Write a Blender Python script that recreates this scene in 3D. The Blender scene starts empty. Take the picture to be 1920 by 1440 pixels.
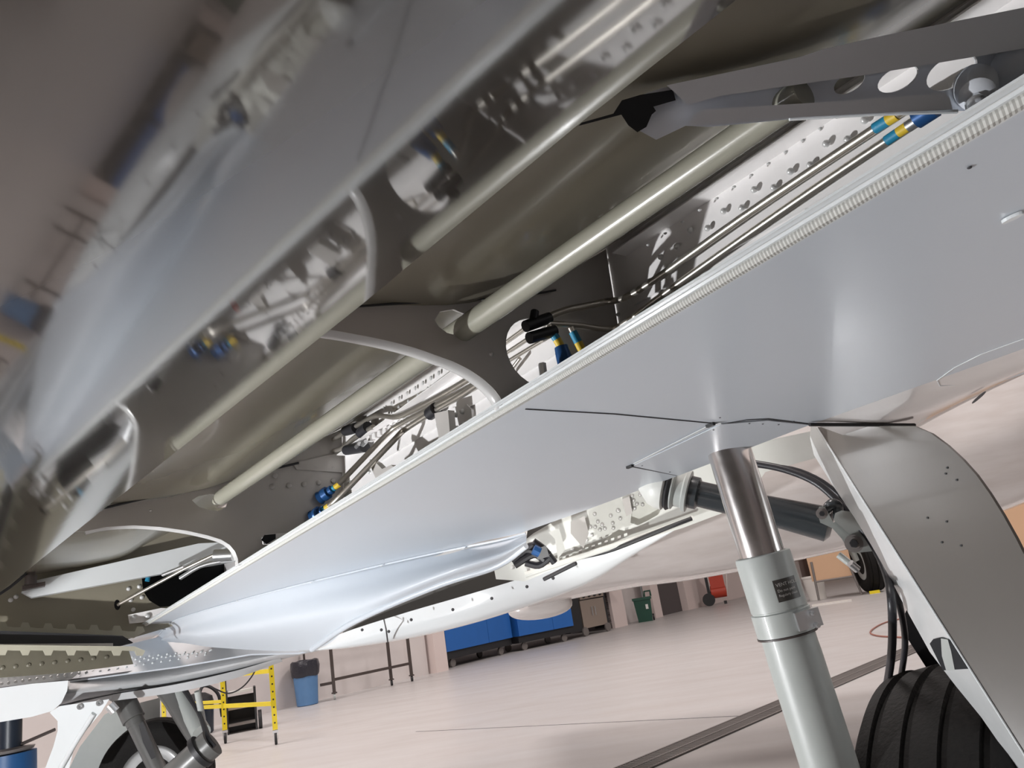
import bpy, bmesh, math, random
import numpy as np
from mathutils import Vector, Matrix
random.seed(7)
# ---------------------------------------------------------------- camera, world, lamps, exposure
FPX = 1442.0; CAMH = 1.2
ROLL = math.radians(9.2); PITCH = math.radians(15.68)
upc = Vector((-math.sin(ROLL)*math.cos(PITCH), -math.cos(ROLL)*math.cos(PITCH), math.sin(PITCH)))  # world up in camera axes (x right, y down, z ahead)
zc = Vector((0, 0, 1)); fw = (zc - upc*zc.dot(upc)).normalized(); rt = fw.cross(upc).normalized()
def d2w(v):
    v = Vector(v); return Vector((v.dot(rt), v.dot(fw), v.dot(upc)))
CAM = Vector((0, 0, CAMH))
def c2w(v): return CAM + d2w(v)
scene = bpy.context.scene
cam = bpy.data.cameras.new('camera'); camo = bpy.data.objects.new('camera', cam); scene.collection.objects.link(camo)
M = Matrix((d2w((1, 0, 0)), d2w((0, -1, 0)), d2w((0, 0, -1)))).transposed().to_4x4(); M.translation = CAM
camo.matrix_world = M
cam.sensor_fit = 'HORIZONTAL'; cam.sensor_width = 36; cam.lens = 36*FPX/1920; cam.clip_start = 0.01; cam.clip_end = 200
scene.camera = camo
scene.view_settings.view_transform = 'Standard'; scene.view_settings.look = 'None'
scene.view_settings.exposure = 0.14; scene.view_settings.gamma = 1.0; scene.view_settings.use_curve_mapping = False
w = bpy.data.worlds.new('hangar_air'); scene.world = w; w.use_nodes = True
w.node_tree.nodes['Background'].inputs[0].default_value = (1, 0.95, 0.92, 1); w.node_tree.nodes['Background'].inputs[1].default_value = 0.10
# wing frame (s = along the span to the far side, u = forward, v = up into the wing)
def nrm(v): return Vector(v).normalized()
C0 = Vector((-0.0141, 0.0394, 1.3513))
Sc, Uc, Nc = nrm((-.52414, .33593, .78258)), nrm((.84611, .10097, .52335)), nrm((-.096792, -.93646, .337155))
C0w = c2w(C0); SW, UW, NW = d2w(Sc), d2w(Uc), d2w(Nc)
def fr(s, u, v): return C0w + SW*s + UW*u + NW*v
def lamp_area(name, loc, size, power, color, target=None, sy=None):
    l = bpy.data.lights.new(name, 'AREA'); l.shape = 'RECTANGLE'; l.size = size; l.size_y = sy or size; l.energy = power; l.color = color
    o = bpy.data.objects.new(name, l); scene.collection.objects.link(o); o.location = loc
    d = (Vector(target) - Vector(loc)) if target is not None else Vector((0, 0, -1))
    o.rotation_euler = d.to_track_quat('-Z', 'Y').to_euler(); return o
for i, (x, y) in enumerate([(-12, 4), (0, 2), (12, 6), (-8, 9.5), (2, 13), (12, 18), (24, 24), (40, 34)]):
    lamp_area('ceiling_lamp', (x, y, 8.6), 2.5, 430, (1, .93, .90))
KEY = fr(2.0, -2.55, -1.48)
lk = bpy.data.lights.new('work_light', 'POINT'); lk.energy = 480; lk.shadow_soft_size = 0.035; lk.color = (.97, .98, 1)
ko = bpy.data.objects.new('work_light', lk); scene.collection.objects.link(ko); ko.location = KEY
ls = bpy.data.lights.new('well_fill_spot', 'SPOT'); ls.energy = 90; ls.spot_size = math.radians(34); ls.spot_blend = .5; ls.shadow_soft_size = .05; ls.color = (1, 1, .97)  # unseen spot added to brighten the wheel well
so = bpy.data.objects.new('well_fill_spot', ls); scene.collection.objects.link(so)
so.location = CAM + d2w(((1000-960)/FPX, (1900-720)/FPX, 1))*1.25; so.rotation_euler = (CAM+d2w(((1190-960)/FPX, (960-720)/FPX, 1))*3.2-so.location).to_track_quat('-Z', 'Y').to_euler()

# ---------------------------------------------------------------- unprojection onto real planes
def rayw(x, y): return d2w(((x-960)/FPX, (y-720)/FPX, 1.0))
def D(x, y, d): return CAM + rayw(x, y)*d
def onpl(x, y, P0, n):
    r = rayw(x, y); return CAM + r*((P0-CAM).dot(n)/r.dot(n))
def Wp(x, y, v=0.0): return onpl(x, y, C0w + NW*v, NW)
def Sp(x, y, s): return onpl(x, y, C0w + SW*s, SW)
WEBN = (UW - SW*.05).normalized()
def Up(x, y, off=0.0): return onpl(x, y, C0w + UW*(.3+off), WEBN)
def Zp(x, y, z=0.0): return onpl(x, y, Vector((0, 0, z)), Vector((0, 0, 1)))

# ---------------------------------------------------------------- materials
def mat(name, col, rough=.5, metal=0., coat=0., noise=0., nscale=20., bump=0., spec=.5, dark=None, stretch=None, rvar=0.):
    m = bpy.data.materials.new(name); m.use_nodes = True; nt = m.node_tree; b = nt.nodes['Principled BSDF']
    b.inputs['Base Color'].default_value = (*col, 1); b.inputs['Roughness'].default_value = rough
    b.inputs['Metallic'].default_value = metal; b.inputs['Coat Weight'].default_value = coat; b.inputs['Coat Roughness'].default_value = .06
    b.inputs['Specular IOR Level'].default_value = spec
    if noise or bump or rvar:
        tc = nt.nodes.new('ShaderNodeTexCoord'); mp = nt.nodes.new('ShaderNodeMapping'); nz = nt.nodes.new('ShaderNodeTexNoise')
        nt.links.new(tc.outputs['Object'], mp.inputs['Vector']); nt.links.new(mp.outputs['Vector'], nz.inputs['Vector'])
        nz.inputs['Scale'].default_value = nscale; nz.inputs['Detail'].default_value = 5
        if stretch: mp.inputs['Rotation'].default_value = (0, 0, stretch[0]); mp.inputs['Scale'].default_value = stretch[1:]
        if noise:
            mx = nt.nodes.new('ShaderNodeMix'); mx.data_type = 'RGBA'; rp = nt.nodes.new('ShaderNodeMapRange')
            rp.inputs[1].default_value = .35; rp.inputs[2].default_value = .7; rp.inputs[4].default_value = noise
            nt.links.new(nz.outputs['Fac'], rp.inputs[0]); nt.links.new(rp.outputs[0], mx.inputs['Factor'])
            mx.inputs['A'].default_value = (*col, 1); mx.inputs['B'].default_value = (*(dark or tuple(c*.55 for c in col)), 1)
            nt.links.new(mx.outputs['Result'], b.inputs['Base Color'])
        if bump:
            bp = nt.nodes.new('ShaderNodeBump'); bp.inputs['Strength'].default_value = bump; bp.inputs['Distance'].default_value = .01
            nt.links.new(nz.outputs['Fac'], bp.inputs['Height']); nt.links.new(bp.outputs[0], b.inputs['Normal'])
        if rvar:
            rr = nt.nodes.new('ShaderNodeMapRange'); rr.inputs[3].default_value = rough; rr.inputs[4].default_value = rough+rvar
            nt.links.new(nz.outputs['Fac'], rr.inputs[0]); nt.links.new(rr.outputs[0], b.inputs['Roughness'])
    return m
WING = mat('wing_grey_paint', (.54, .58, .625), .34, coat=.12, noise=.12, nscale=3, dark=(.49, .52, .56))
FLAP = mat('flap_gloss_paint', (.13, .118, .105), .050, spec=.8, noise=.2, nscale=4, bump=.012)
WHITE = mat('white_gloss_paint', (.72, .75, .76), .22, coat=.3, noise=.1, nscale=6, dark=(.6, .6, .58))
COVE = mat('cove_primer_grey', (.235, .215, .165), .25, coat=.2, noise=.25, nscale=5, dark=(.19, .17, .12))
RIB = mat('rib_grey_enamel', (.52, .495, .47), .35, noise=.12, nscale=8)
SPAR = mat('spar_white_enamel', (.86, .84, .83), .4, noise=.15, nscale=14, dark=(.58, .55, .52))
WELL = mat('well_pale_green_white', (.74, .75, .71), .4, noise=.15, nscale=14, dark=(.55, .55, .48))
RIVM = mat('rivet_paint', (.66, .66, .65), .3, metal=.2)
FLANGEM = mat('door_flange_metal', (.78, .80, .80), .35, metal=.35, noise=.15, nscale=20)
MIDG = mat('far_gear_grey', (.12, .12, .115), .35, coat=.2)
ALU = mat('bare_aluminium', (.75, .76, .77), .28, metal=.9, noise=.15, nscale=30)
TUBEM = mat('tube_steel', (.62, .58, .52), .3, metal=.85)
TUBEG = mat('torque_tube_enamel', (.30, .295, .24), .25, coat=.3)
SEAL = mat('seal_rubber_pale', (.52, .52, .49), .6)
BLACK = mat('black_rubber', (.018, .018, .02), .5)
HOSE = mat('black_hose', (.02, .02, .024), .42)
COVED = mat('cove_primer_shaded', (.12, .11, .08), .4, noise=.3, nscale=8)  # cove primer with the shade darkened into its colour
WELLD = mat('well_shade_dark', (.07, .066, .06), .6, noise=.2, nscale=3)
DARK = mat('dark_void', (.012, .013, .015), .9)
BLUEF = mat('blue_anodised', (.02, .09, .26), .35, metal=.3)
BANDB = mat('blue_band', (.02, .25, .42), .5); BANDY = mat('yellow_band', (.75, .52, .04), .5); BANDW = mat('white_band', (.75, .75, .72), .5)
REDM = mat('red_sealant', (.6, .05, .03), .5)
CHROME = mat('chrome_piston', (.72, .70, .69), .14, metal=1., noise=.1, nscale=40, rvar=.1)
GEAR = mat('gear_grey_enamel', (.45, .475, .455), .42, coat=.12, noise=.1, nscale=12)
ACT = mat('actuator_slate', (.03, .036, .04), .25, coat=.3)
TYRE = mat('tyre_rubber', (.006, .0055, .005), .75, noise=.5, nscale=90, dark=(.011, .009, .008), bump=.25, spec=.25)
FUSE = mat('fuselage_white_gloss', (.64, .60, .58), .16, coat=.5, noise=.35, nscale=5, dark=(.48, .42, .39), stretch=(.5, 1, 1, 6))
YEL = mat('stand_yellow', (.85, .68, .02), .4, noise=.1, nscale=30)
FLOOR = mat('epoxy_floor', (.55, .535, .53), .3, coat=.0, noise=.6, nscale=.9, dark=(.46, .425, .41), stretch=(.3, 1, 3.2, 1), bump=.02, rvar=.2)
WALLM = mat('hangar_wall_paint', (.72, .67, .655), .7, noise=.25, nscale=1.2)
WALLP = mat('hangar_wall_pink', (.76, .65, .62), .7)
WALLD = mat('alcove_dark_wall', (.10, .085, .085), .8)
BROWN = mat('bench_brown_steel', (.06, .045, .04), .5)
BINB = mat('bin_blue_plastic', (.10, .22, .42), .5, noise=.15, nscale=8)
CARTB = mat('cart_blue', (.02, .14, .48), .5, noise=.12, nscale=5)
BAG = mat('bin_bag', (.03, .03, .04), .25, bump=.8, nscale=35)
GREENB = mat('green_bin', (.012, .07, .045), .5)
REDP = mat('compressor_red', (.55, .06, .03), .45)
STEEL = mat('stainless', (.5, .42, .36), .3, metal=.8)
ORANGE = mat('orange_panel', (.62, .40, .25), .6)
BUCK = mat('white_bucket', (.75, .72, .68), .5)
NAVY = mat('jack_navy', (.012, .02, .035), .4)
JBLUE = mat('jack_blue', (.015, .09, .25), .45)
GRATEM = mat('grate_steel', (.22, .20, .19), .5, metal=.4)
HOSER = mat('floor_hose', (.32, .13, .10), .5)
PLAC = mat('placard_black', (.05, .045, .04), .4); TXT = mat('placard_text', (.6, .58, .54), .5)
SEAM = mat('seam_sealant_dark', (.05, .05, .055), .6)
LIPM = mat('flange_white', (.55, .55, .54), .25, coat=.3)
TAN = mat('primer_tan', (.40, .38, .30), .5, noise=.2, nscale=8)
ARMM = mat('arm_blue_grey', (.70, .73, .78), .3, coat=.3)
BELLY = mat('belly_worn_grey', (.46, .47, .48), .5, noise=.3, nscale=9, dark=(.36, .36, .35))

# ---------------------------------------------------------------- object helpers
def root(name, label, cat, loc, group=None):
    o = bpy.data.objects.new(name, None); scene.collection.objects.link(o); o.location = loc
    o.empty_display_size = .05
    o['label'] = label; o['category'] = cat
    if group: o['group'] = group
    return o
def wloc(o):
    v = Vector(o.location)
    while o.parent: o = o.parent; v = v + Vector(o.location)
    return v
def mk(name, verts, faces, m, parent=None, smooth=False, label=None, kind=None, cat=None, group=None):
    c = Vector((0, 0, 0))
    for v in verts: c += Vector(v)
    c /= len(verts)
    me = bpy.data.meshes.new(name); me.from_pydata([tuple(Vector(v)-c) for v in verts], [], faces); me.validate()
    bm = bmesh.new(); bm.from_mesh(me); bmesh.ops.recalc_face_normals(bm, faces=bm.faces[:]); bm.to_mesh(me); bm.free()
    me.materials.append(m)
    if smooth:
        me.polygons.foreach_set('use_smooth', [True]*len(me.polygons)); me.set_sharp_from_angle(angle=math.radians(38))
    o = bpy.data.objects.new(name, me); scene.collection.objects.link(o)
    if parent: o.parent = parent; o.location = c - wloc(parent)
    else: o.location = c
    if label: o['label'] = label
    if kind: o['kind'] = kind
    if cat: o['category'] = cat
    if group: o['group'] = group
    return o
class MB:
    def __init__(s): s.v = []; s.f = []
    def add(s, v, f):
        n = len(s.v); s.v += [Vector(x) for x in v]; s.f += [tuple(i+n for i in q) for q in f]; return s
    def make(s, name, m, parent=None, **k): return mk(name, s.v, s.f, m, parent, **k)
def g_box(p, a, b, c):
    p, a, b, c = map(Vector, (p, a, b, c))
    v = [p, p+a, p+a+b, p+b, p+c, p+a+c, p+a+b+c, p+b+c]
    return v, [(0, 3, 2, 1), (4, 5, 6, 7), (0, 1, 5, 4), (1, 2, 6, 5), (2, 3, 7, 6), (3, 0, 4, 7)]
def g_cbox(c, a, b, d):
    c, a, b, d = map(Vector, (c, a, b, d)); return g_box(c-(a+b+d)/2, a, b, d)
def catmull(pts, n):
    pts = [Vector(p) for p in pts]
    if n < 2 or len(pts) < 3: return pts
    P = [pts[0]*2-pts[1]] + pts + [pts[-1]*2-pts[-2]]; out = []
    for i in range(1, len(P)-2):
        for k in range(n):
            t = k/n; a, b_, c, d = P[i-1:i+3]
            out.append(.5*((2*b_)+(c-a)*t+(2*a-5*b_+4*c-d)*t*t+(3*b_-a-3*c+d)*t**3))
    out.append(pts[-1]); return out
def g_tube(pts, r, seg=12, sm=0, r2=None):
    pts = catmull(pts, sm) if sm else [Vector(p) for p in pts]
    n = len(pts); v = []; f = []; ref = None
    for i, p in enumerate(pts):
        t = (pts[min(i+1, n-1)]-pts[max(i-1, 0)]).normalized()
        if ref is None: ref = t.orthogonal().normalized()
        ref = (ref - t*ref.dot(t)).normalized(); b_ = t.cross(ref)
        rr = r if r2 is None else r+(r2-r)*i/(n-1)
        for k in range(seg):
            a = 2*math.pi*k/seg; v.append(p+ref*math.cos(a)*rr+b_*math.sin(a)*rr)
    for i in range(n-1):
        for k in range(seg):
            k2 = (k+1) % seg; f.append((i*seg+k, i*seg+k2, (i+1)*seg+k2, (i+1)*seg+k))
    f.append(tuple(range(seg))[::-1]); f.append(tuple((n-1)*seg+k for k in range(seg)))
    return v, f
def g_lathe(P0, ax, prof, seg=32):
    P0 = Vector(P0); ax = Vector(ax).normalized(); x = ax.orthogonal().normalized(); y = ax.cross(x); v = []; f = []
    for t, r in prof:
        for k in range(seg):
            a = 2*math.pi*k/seg; v.append(P0+ax*t+(x*math.cos(a)+y*math.sin(a))*max(r, 1e-5))
    n = len(prof)
    for i in range(n-1):
        for k in range(seg):
            k2 = (k+1) % seg; f.append((i*seg+k, i*seg+k2, (i+1)*seg+k2, (i+1)*seg+k))
    if prof[0][1] > 1e-4: f.append(tuple(range(seg)))
    if prof[-1][1] > 1e-4: f.append(tuple((n-1)*seg+k for k in range(seg)))
    return v, f
def tube(name, pts, r, m, parent, seg=12, sm=0, r2=None, **k):
    v, f = g_tube(pts, r, seg, sm, r2); return mk(name, v, f, m, parent, smooth=True, **k)
def lathe(name, P0, ax, prof, m, parent, seg=32, **k):
    v, f = g_lathe(P0, ax, prof, seg); return mk(name, v, f, m, parent, smooth=True, **k)
def box(name, p, a, b, c, m, parent, **k):
    v, f = g_box(p, a, b, c); return mk(name, v, f, m, parent, **k)
def g_plate(outer, th, holes=()):
    bm = bmesh.new(); th = Vector(th); edges = []
    for loop in [outer]+list(holes):
        vs = [bm.verts.new(p) for p in loop]
        for i in range(len(vs)): edges.append(bm.edges.new((vs[i], vs[(i+1) % len(vs)])))
    bmesh.ops.triangle_fill(bm, use_beauty=True, use_dissolve=False, edges=edges)
    r = bmesh.ops.extrude_face_region(bm, geom=bm.faces[:])
    bmesh.ops.translate(bm, vec=th, verts=[e for e in r['geom'] if isinstance(e, bmesh.types.BMVert)])
    bm.verts.ensure_lookup_table(); bm.verts.index_update()
    v = [x.co.copy() for x in bm.verts]; f = [tuple(q.index for q in fc.verts) for fc in bm.faces]; bm.free(); return v, f
def plate(name, outer, th, m, parent, holes=(), **k):
    v, f = g_plate(outer, th, holes); return mk(name, v, f, m, parent, **k)
def g_loft(rows, nu=6, nv=6, th=None):
    R = [catmull(r, nu) for r in rows]; n = len(R[0])
    cols = [catmull([r[i] for r in R], nv) for i in range(n)]; m_ = len(cols[0])
    v = [p for c in cols for p in c]; f = [(i*m_+j, (i+1)*m_+j, (i+1)*m_+j+1, i*m_+j+1) for i in range(n-1) for j in range(m_-1)]
    if th is not None:
        th = Vector(th); N = len(v); v += [p+th for p in v]; f2 = [tuple(N+i for i in q[::-1]) for q in f]
        rim = [(i*m_, (i+1)*m_) for i in range(n-1)] + [((i+1)*m_+m_-1, i*m_+m_-1) for i in range(n-1)]
        rim += [(j+1, j) for j in range(m_-1)] + [((n-1)*m_+j, (n-1)*m_+j+1) for j in range(m_-1)]
        f = f+f2+[(a, b_, b_+N, a+N) for a, b_ in rim]
    return v, f
def loft(name, rows, m, parent, nu=6, nv=6, th=None, **k):
    v, f = g_loft(rows, nu, nv, th); return mk(name, v, f, m, parent, smooth=True, **k)
def ell(c, a, b_, n=20):
    c, a, b_ = map(Vector, (c, a, b_)); return [c+a*math.cos(2*math.pi*i/n)+b_*math.sin(2*math.pi*i/n) for i in range(n)]
rivet_mesh = {}
def g_dome(p, n, r, h=.5, seg=8):
    return g_lathe(p, n, [(0, r), (r*h*.6, r*.85), (r*h, r*.4), (r*h*1.05, 0)], seg)
def rivet(name, p, n, r, m, parent, h=.5):
    key = (round(r, 4), h, m.name)
    if key not in rivet_mesh:
        v, f = g_lathe((0, 0, 0), (0, 0, 1), [(0, r), (r*h*.6, r*.85), (r*h, r*.4), (r*h*1.05, 0)], 10)
        me = bpy.data.meshes.new(name); me.from_pydata([tuple(x) for x in v], [], f); me.materials.append(m)
        me.polygons.foreach_set('use_smooth', [True]*len(me.polygons)); rivet_mesh[key] = me
    o = bpy.data.objects.new(name, rivet_mesh[key]); scene.collection.objects.link(o); o.parent = parent
    o.location = Vector(p)-wloc(parent); o.rotation_euler = Vector(n).to_track_quat('Z', 'Y').to_euler(); return o
def rivets(name, pts, n, r, m, parent, h=.5, seg=8, **k):
    g = MB()
    for p in pts: g.add(*g_dome(p, n, r, h, seg))
    return g.make(name, m, parent, smooth=True, kind='stuff', **k)
def lerp(a, b_, t): return a+(b_-a)*t
def line(a, b_, n): return [(lerp(a[0], b_[0], i/(n-1)), lerp(a[1], b_[1], i/(n-1))) for i in range(n)]

# ================================================================ HANGAR SHELL
Z = Vector((0, 0, 1))
wa, wb = Zp(550, 1325), Zp(1250, 1154)
WD = (wb-wa).normalized(); WNrm = Vector((WD.y, -WD.x, 0)); 
if WNrm.dot(-wa) < 0: WNrm = -WNrm          # faces the camera
def Wall(x, y, off=0.): return onpl(x, y, wa+WNrm*off, WNrm)
def wt(x, y): return (Wall(x, y)-wa).dot(WD)     # distance along the wall
def structure(o): o['kind'] = 'structure'; return o
structure(mk('floor', *g_box((-45, -25, -.2), (100, 0, 0), (0, 85, 0), (0, 0, .2)), FLOOR))
structure(mk('ceiling', *g_box((-45, -25, 9), (100, 0, 0), (0, 85, 0), (0, 0, .2)), WALLM))
structure(mk('wall_left', *g_box((-45, -25, 0), (-.2, 0, 0), (0, 85, 0), (0, 0, 9)), WALLM))
structure(mk('wall_behind', *g_box((-45, -25.2, 0), (100, 0, 0), (0, .2, 0), (0, 0, 9)), WALLM))
structure(mk('wall_right', *g_box((55, -25, 0), (.2, 0, 0), (0, 85, 0), (0, 0, 9)), WALLM))
def wallseg(name, t0, t1, off, m, z0=0, z1=9, dep=.3):
    return structure(mk(name, *g_box(wa+WD*t0+WNrm*off+Z*z0, WD*(t1-t0), -WNrm*dep, Z*(z1-z0)), m))
t820, t1145 = wt(823, 1255), wt(1150, 1185)
wallseg('wall_back', -40, t820-.9, 0, WALLM)
wallseg('trim_1', t820-.9, t820-.45, .12, WALLM); wallseg('trim_2', t820-.38, t820, .3, WALLP)
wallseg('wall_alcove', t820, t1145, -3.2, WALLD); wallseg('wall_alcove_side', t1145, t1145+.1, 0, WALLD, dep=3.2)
wallseg('trim_3', t1145, t1145+.75, .1, WALLP)
t1205, t1235, t1290 = wt(1150, 1190)+.75, wt(1243, 1165), wt(1293, 1150)
wallseg('wall_right_bay', t1145+.75, t1235, -.6, WALLM); 
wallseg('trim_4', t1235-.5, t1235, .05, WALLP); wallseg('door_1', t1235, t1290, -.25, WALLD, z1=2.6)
wallseg('wall_right_of_door', t1290, t1290+60, 0, WALLP)
# seams of the floor slab
for a, b_ in (((780, 1372), (1440, 1340)), ((900, 1356), (1620, 1100))):
    if a[0] == 780:
        p, q = Zp(*a, .0), Zp(*b_, .0); d = (q-p).normalized(); s_ = Vector((-d.y, d.x, 0))*.006
        mk('trim_5', *g_box(p-s_+Z*.0005, q-p, s_*2, Z*.001), SEAM)['kind'] = 'structure'

# ================================================================ FLOOR DRAIN
dr = root('drain_grate', 'long steel slotted drain grate set into the pale floor', 'drain', Zp(1500, 1325))
p0, p1 = Zp(1225, 1440), Zp(1760, 1205); dd = (p1-p0).normalized(); dn = Vector((-dd.y, dd.x, 0))
if dn.y < 0: dn = -dn
wd = (Zp(1345, 1362)-p0).dot(dn); wd = min(max(wd, .16), .4)
L = (p1-p0).length+2.5; p0 = p0-dd*1.5; L += 1.5
mk('drain_dark_plate', *g_box(p0+Z*.001, dd*L, dn*wd, Z*.003), DARK, dr)  # black plate on the floor, painted as the dark between the bars
g = MB()
for o_ in (0, .47, .94): g.add(*g_box(p0+dn*wd*o_+Z*.004, dd*L, dn*wd*.06, Z*.008))
g.make('grate_rail', GRATEM, dr)
g = MB(); n = int(L/.028)
for i in range(n):
    for o_ in (.06, .53): g.add(*g_box(p0+dd*i*.028+dn*wd*o_+Z*.004, dd*.013, dn*wd*.41, Z*.006))
g.make('grate_bars', GRATEM, dr, kind='stuff')

# ================================================================ WING
wing = root('aircraft_wing', 'pale grey wing underside with an open trailing edge cove along its edge', 'wing', fr(0, 0, 0))
# lower skin, built in strips along the span
W2 = lambda P: ((P-C0w).dot(SW), (P-C0w).dot(UW))
lowb = [(-3.0, .9), (-.35, .9), (-.2, .76)]+[W2(Wp(x, y)) for x, y in ((1521, 796), (1450, 822), (1340, 866), (1250, 900), (1100, 956), (975, 1000), (900, 1016), (700, 1068), (500, 1118), (340, 1166), (296, 1190))]+[(6.2, .25), (6.7, .06)]
lowb = sorted(lowb)
def lowu(q):
    for (a, x), (b_, y) in zip(lowb, lowb[1:]):
        if q <= b_: return lerp(x, y, (q-a)/max(b_-a, 1e-6))
    return lowb[-1][1]
ss_ = sorted(set([k*.2-3.0 for k in range(49)]+[a for a, _ in lowb])); v = []; f = []
for q in ss_: v += [fr(q, .022, 0), fr(q, max(lowu(q), .03), 0), fr(q, .022, .006), fr(q, max(lowu(q), .03), .006)]
for i in range(len(ss_)-1):
    a = 4*i; f += [(a, a+4, a+5, a+1), (a+2, a+3, a+7, a+6), (a, a+2, a+6, a+4), (a+1, a+5, a+7, a+3)]
n = 4*len(ss_); f += [(0, 1, 3, 2), (n-4, n-2, n-1, n-3)]
mk('lower_skin', v, f, WING, wing)
# leading edge part that curls up
loft('leading_edge_skin', [[fr(s, .74, 0) for s in (-.08, -.5, -3.0)], [fr(s, 1.0+.25*s, .0) for s in (-.02, -.5, -3.0)],
     [fr(s, 1.22+.55*s, .03) for s in (.02, -.5, -3.0)], [fr(s, 1.36+.75*s, .10) for s in (.05, -.5, -3.0)], [fr(s, 1.36+.75*s, .25) for s in (.05, -.5, -3.0)]], FUSE, wing, 8, 6)
# seal strip and its retainers
def strip(name, s0, s1, u0, u1, v0, v1, m, par, n=1, **k):
    return mk(name, *g_box(fr(s0, u0, v0), SW*(s1-s0), UW*(u1-u0), NW*(v1-v0)), m, par, **k)
v = []; f = []; n_ = 0; q = -3.0
while q < 5.65:
    st_ = (.0024 if -1.4 < q else .05) if q < 2.2 else .05; rr = .0086 if (n_ % 2 or q > 2.2) else .0080
    for k in range(8):
        a = 2*math.pi*k/8+.39; v.append(fr(q+math.cos(a)*.003, .007+math.cos(a)*rr, -.002+math.sin(a)*rr))
    q += st_; n_ += 1
for i in range(n_-1):
    for k in range(8): f.append((i*8+k, i*8+(k+1) % 8, i*8+8+(k+1) % 8, i*8+8+k))
f += [tuple(range(8)), tuple((n_-1)*8+k for k in range(8))]
mk('seal_bulb', v, f, SEAL, wing, label='pale ribbed rubber seal')
strip('seal_retainer', -3.0, 5.6, -.006, -.0025, -.003, .001, WHITE, wing); strip('skin_edge', -3.0, 5.72, .0185, .0225, -.004, .006, WHITE, wing)
strip('seal_flange', -3.0, 5.6, -.016, -.006, .002, .005, WHITE, wing)
strip('seal_backing', -3.0, 5.6, -.002, .02, .003, .0055, SPAR, wing)
# spar web: bright wall with an angle flange and bolts
us = lambda s: .3+.05*s
def web(s, v, off=0.): return fr(s, us(s)+off, v)
def wq(name, s0, s1, v0, v1, off, th, m, **k):
    return mk(name, *g_box(web(s0, v0, off), web(s1, v0, off)-web(s0, v0, off), NW*(v1-v0), UW*th), m, wing, **k)
vt = lambda s: .385+.09*s
plate('spar_web', [web(-3, .008), web(6, .008), web(6, vt(6)), web(-3, vt(-3))], UW*.01, SPAR, wing)
for s0, s1 in ((-1.6, -.06), (.02, 1.8)):
    va, vb = .33+.1*s0*.5, .33+.1*s1*.5
    if s0 < -1: va, vb = .208, .33
    # upright leg of the angle, then its foot
    mk('spar_angle', *g_box(web(s0, va-.11, -.006), web(s1, vb-.11, -.006)-web(s0, va-.11, -.006), NW*.11, UW*.005), SPAR, wing)
    mk('spar_angle_flange', *g_box(web(s0, va, -.006), web(s1, vb, -.006)-web(s0, va, -.006), NW*.003, -UW*.035), SPAR, wing)
BN = -UW
for (x, y) in [(1270, 462), (1295, 432), (1328, 428), (1358, 396), (1392, 390), (1415, 356), (1452, 352), (1483, 322), (1520, 310), (1550, 270), (1590, 262), (1622, 226), (1240, 482)]:
    rivet('bolt_head', Up(x, y, -.012), BN, .0062, RIVM, wing, 1.1)
for (x, y) in [(1500, 359), (1512, 388), (1525, 417), (1160, 590), (1245, 520), (1210, 486), (1220, 470), (1490, 372), (1140, 560)]:
    rivet('bolt_head', Up(x, y, -.0), BN, .0048, RIVM, wing, 1.2)
for i in range(12):
    x, y = lerp(1215, 1570, i/11), lerp(462, 222, i/11)-3
    rivet('bolt_head', Up(x, y, -.03), -NW, .0035, RIVM, wing, .6)
# stringers above the spar
for k in range(4):
    mk('stringer', *g_box(web(-1.3, .27+.03*k, -.02-.035*k), web(-.05, .375+.018*k, -.02-.035*k)-web(-1.3, .27+.03*k, -.02-.035*k), UW*.02, NW*.014), RIB, wing)
# cove lining (underside of the upper skin)
def lin(s):
    a = {-1.3: (.05, .09, .14, .27), 0: (.09, .155, .212, .385), 1.84: (.14, .25, .335, .55), 5.2: (.28, .42, .56, .88)}
    ks = sorted(a)
    for k0, k1 in zip(ks, ks[1:]):
        if s <= k1: t = (s-k0)/(k1-k0); return [lerp(x, y, t) for x, y in zip(a[k0], a[k1])]
rows = []
for s in (-3, -1.3, -.6, 0, .9, 1.84, 3.2, 5.2):
    a = lin(s); e = .1*max(s, 0); rows.append([fr(s, -.95-e, a[0]-.04), fr(s, -.6-e, a[0]+.015), fr(s, -.25, a[1]), fr(s, 0, a[2]), fr(s, us(s), a[3])])
loft('cove_lining', rows, COVE, wing, 5, 4, th=NW*.006)
# ribs
def rib_outline(arc, s, aft):
    a = lin(s); e = .1*max(s, 0)
    top = [fr(s, us(s)-.004, a[3]-.005), fr(s, .15, lerp(a[2], a[3], .45)-.012), fr(s, 0, a[2]-.004), fr(s, -.25, a[1]-.004), fr(s, aft, a[0]+.02)]
    return [Sp(x, y, s) for x, y in arc] + [fr(s, aft, a[0]-.03)] + top[::-1] + [fr(s, us(s)-.004, .004), fr(s, .022, .004)]
arc2 = [(945, 762), (938, 745), (925, 728), (905, 710), (880, 693), (850, 678), (820, 667), (780, 653), (740, 642), (690, 631), (630, 620), (570, 612), (520, 608)]
arc1 = [(447, 1060), (446, 1048), (441, 1035), (431, 1022), (415, 1012), (390, 1004), (350, 995), (300, 988), (250, 985), (200, 988), (160, 996)]
r2 = plate('rib', rib_outline(arc2, 0, -.62), SW*.004, RIB, wing, holes=[ell(fr(0, .085, .115), UW*.068, NW*.068, 28), [Sp(*q, 0) for q in ((815, 600), (822, 612), (838, 624), (860, 630), (885, 632), (896, 622), (896, 608), (880, 592), (850, 580), (825, 584))]])
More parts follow.
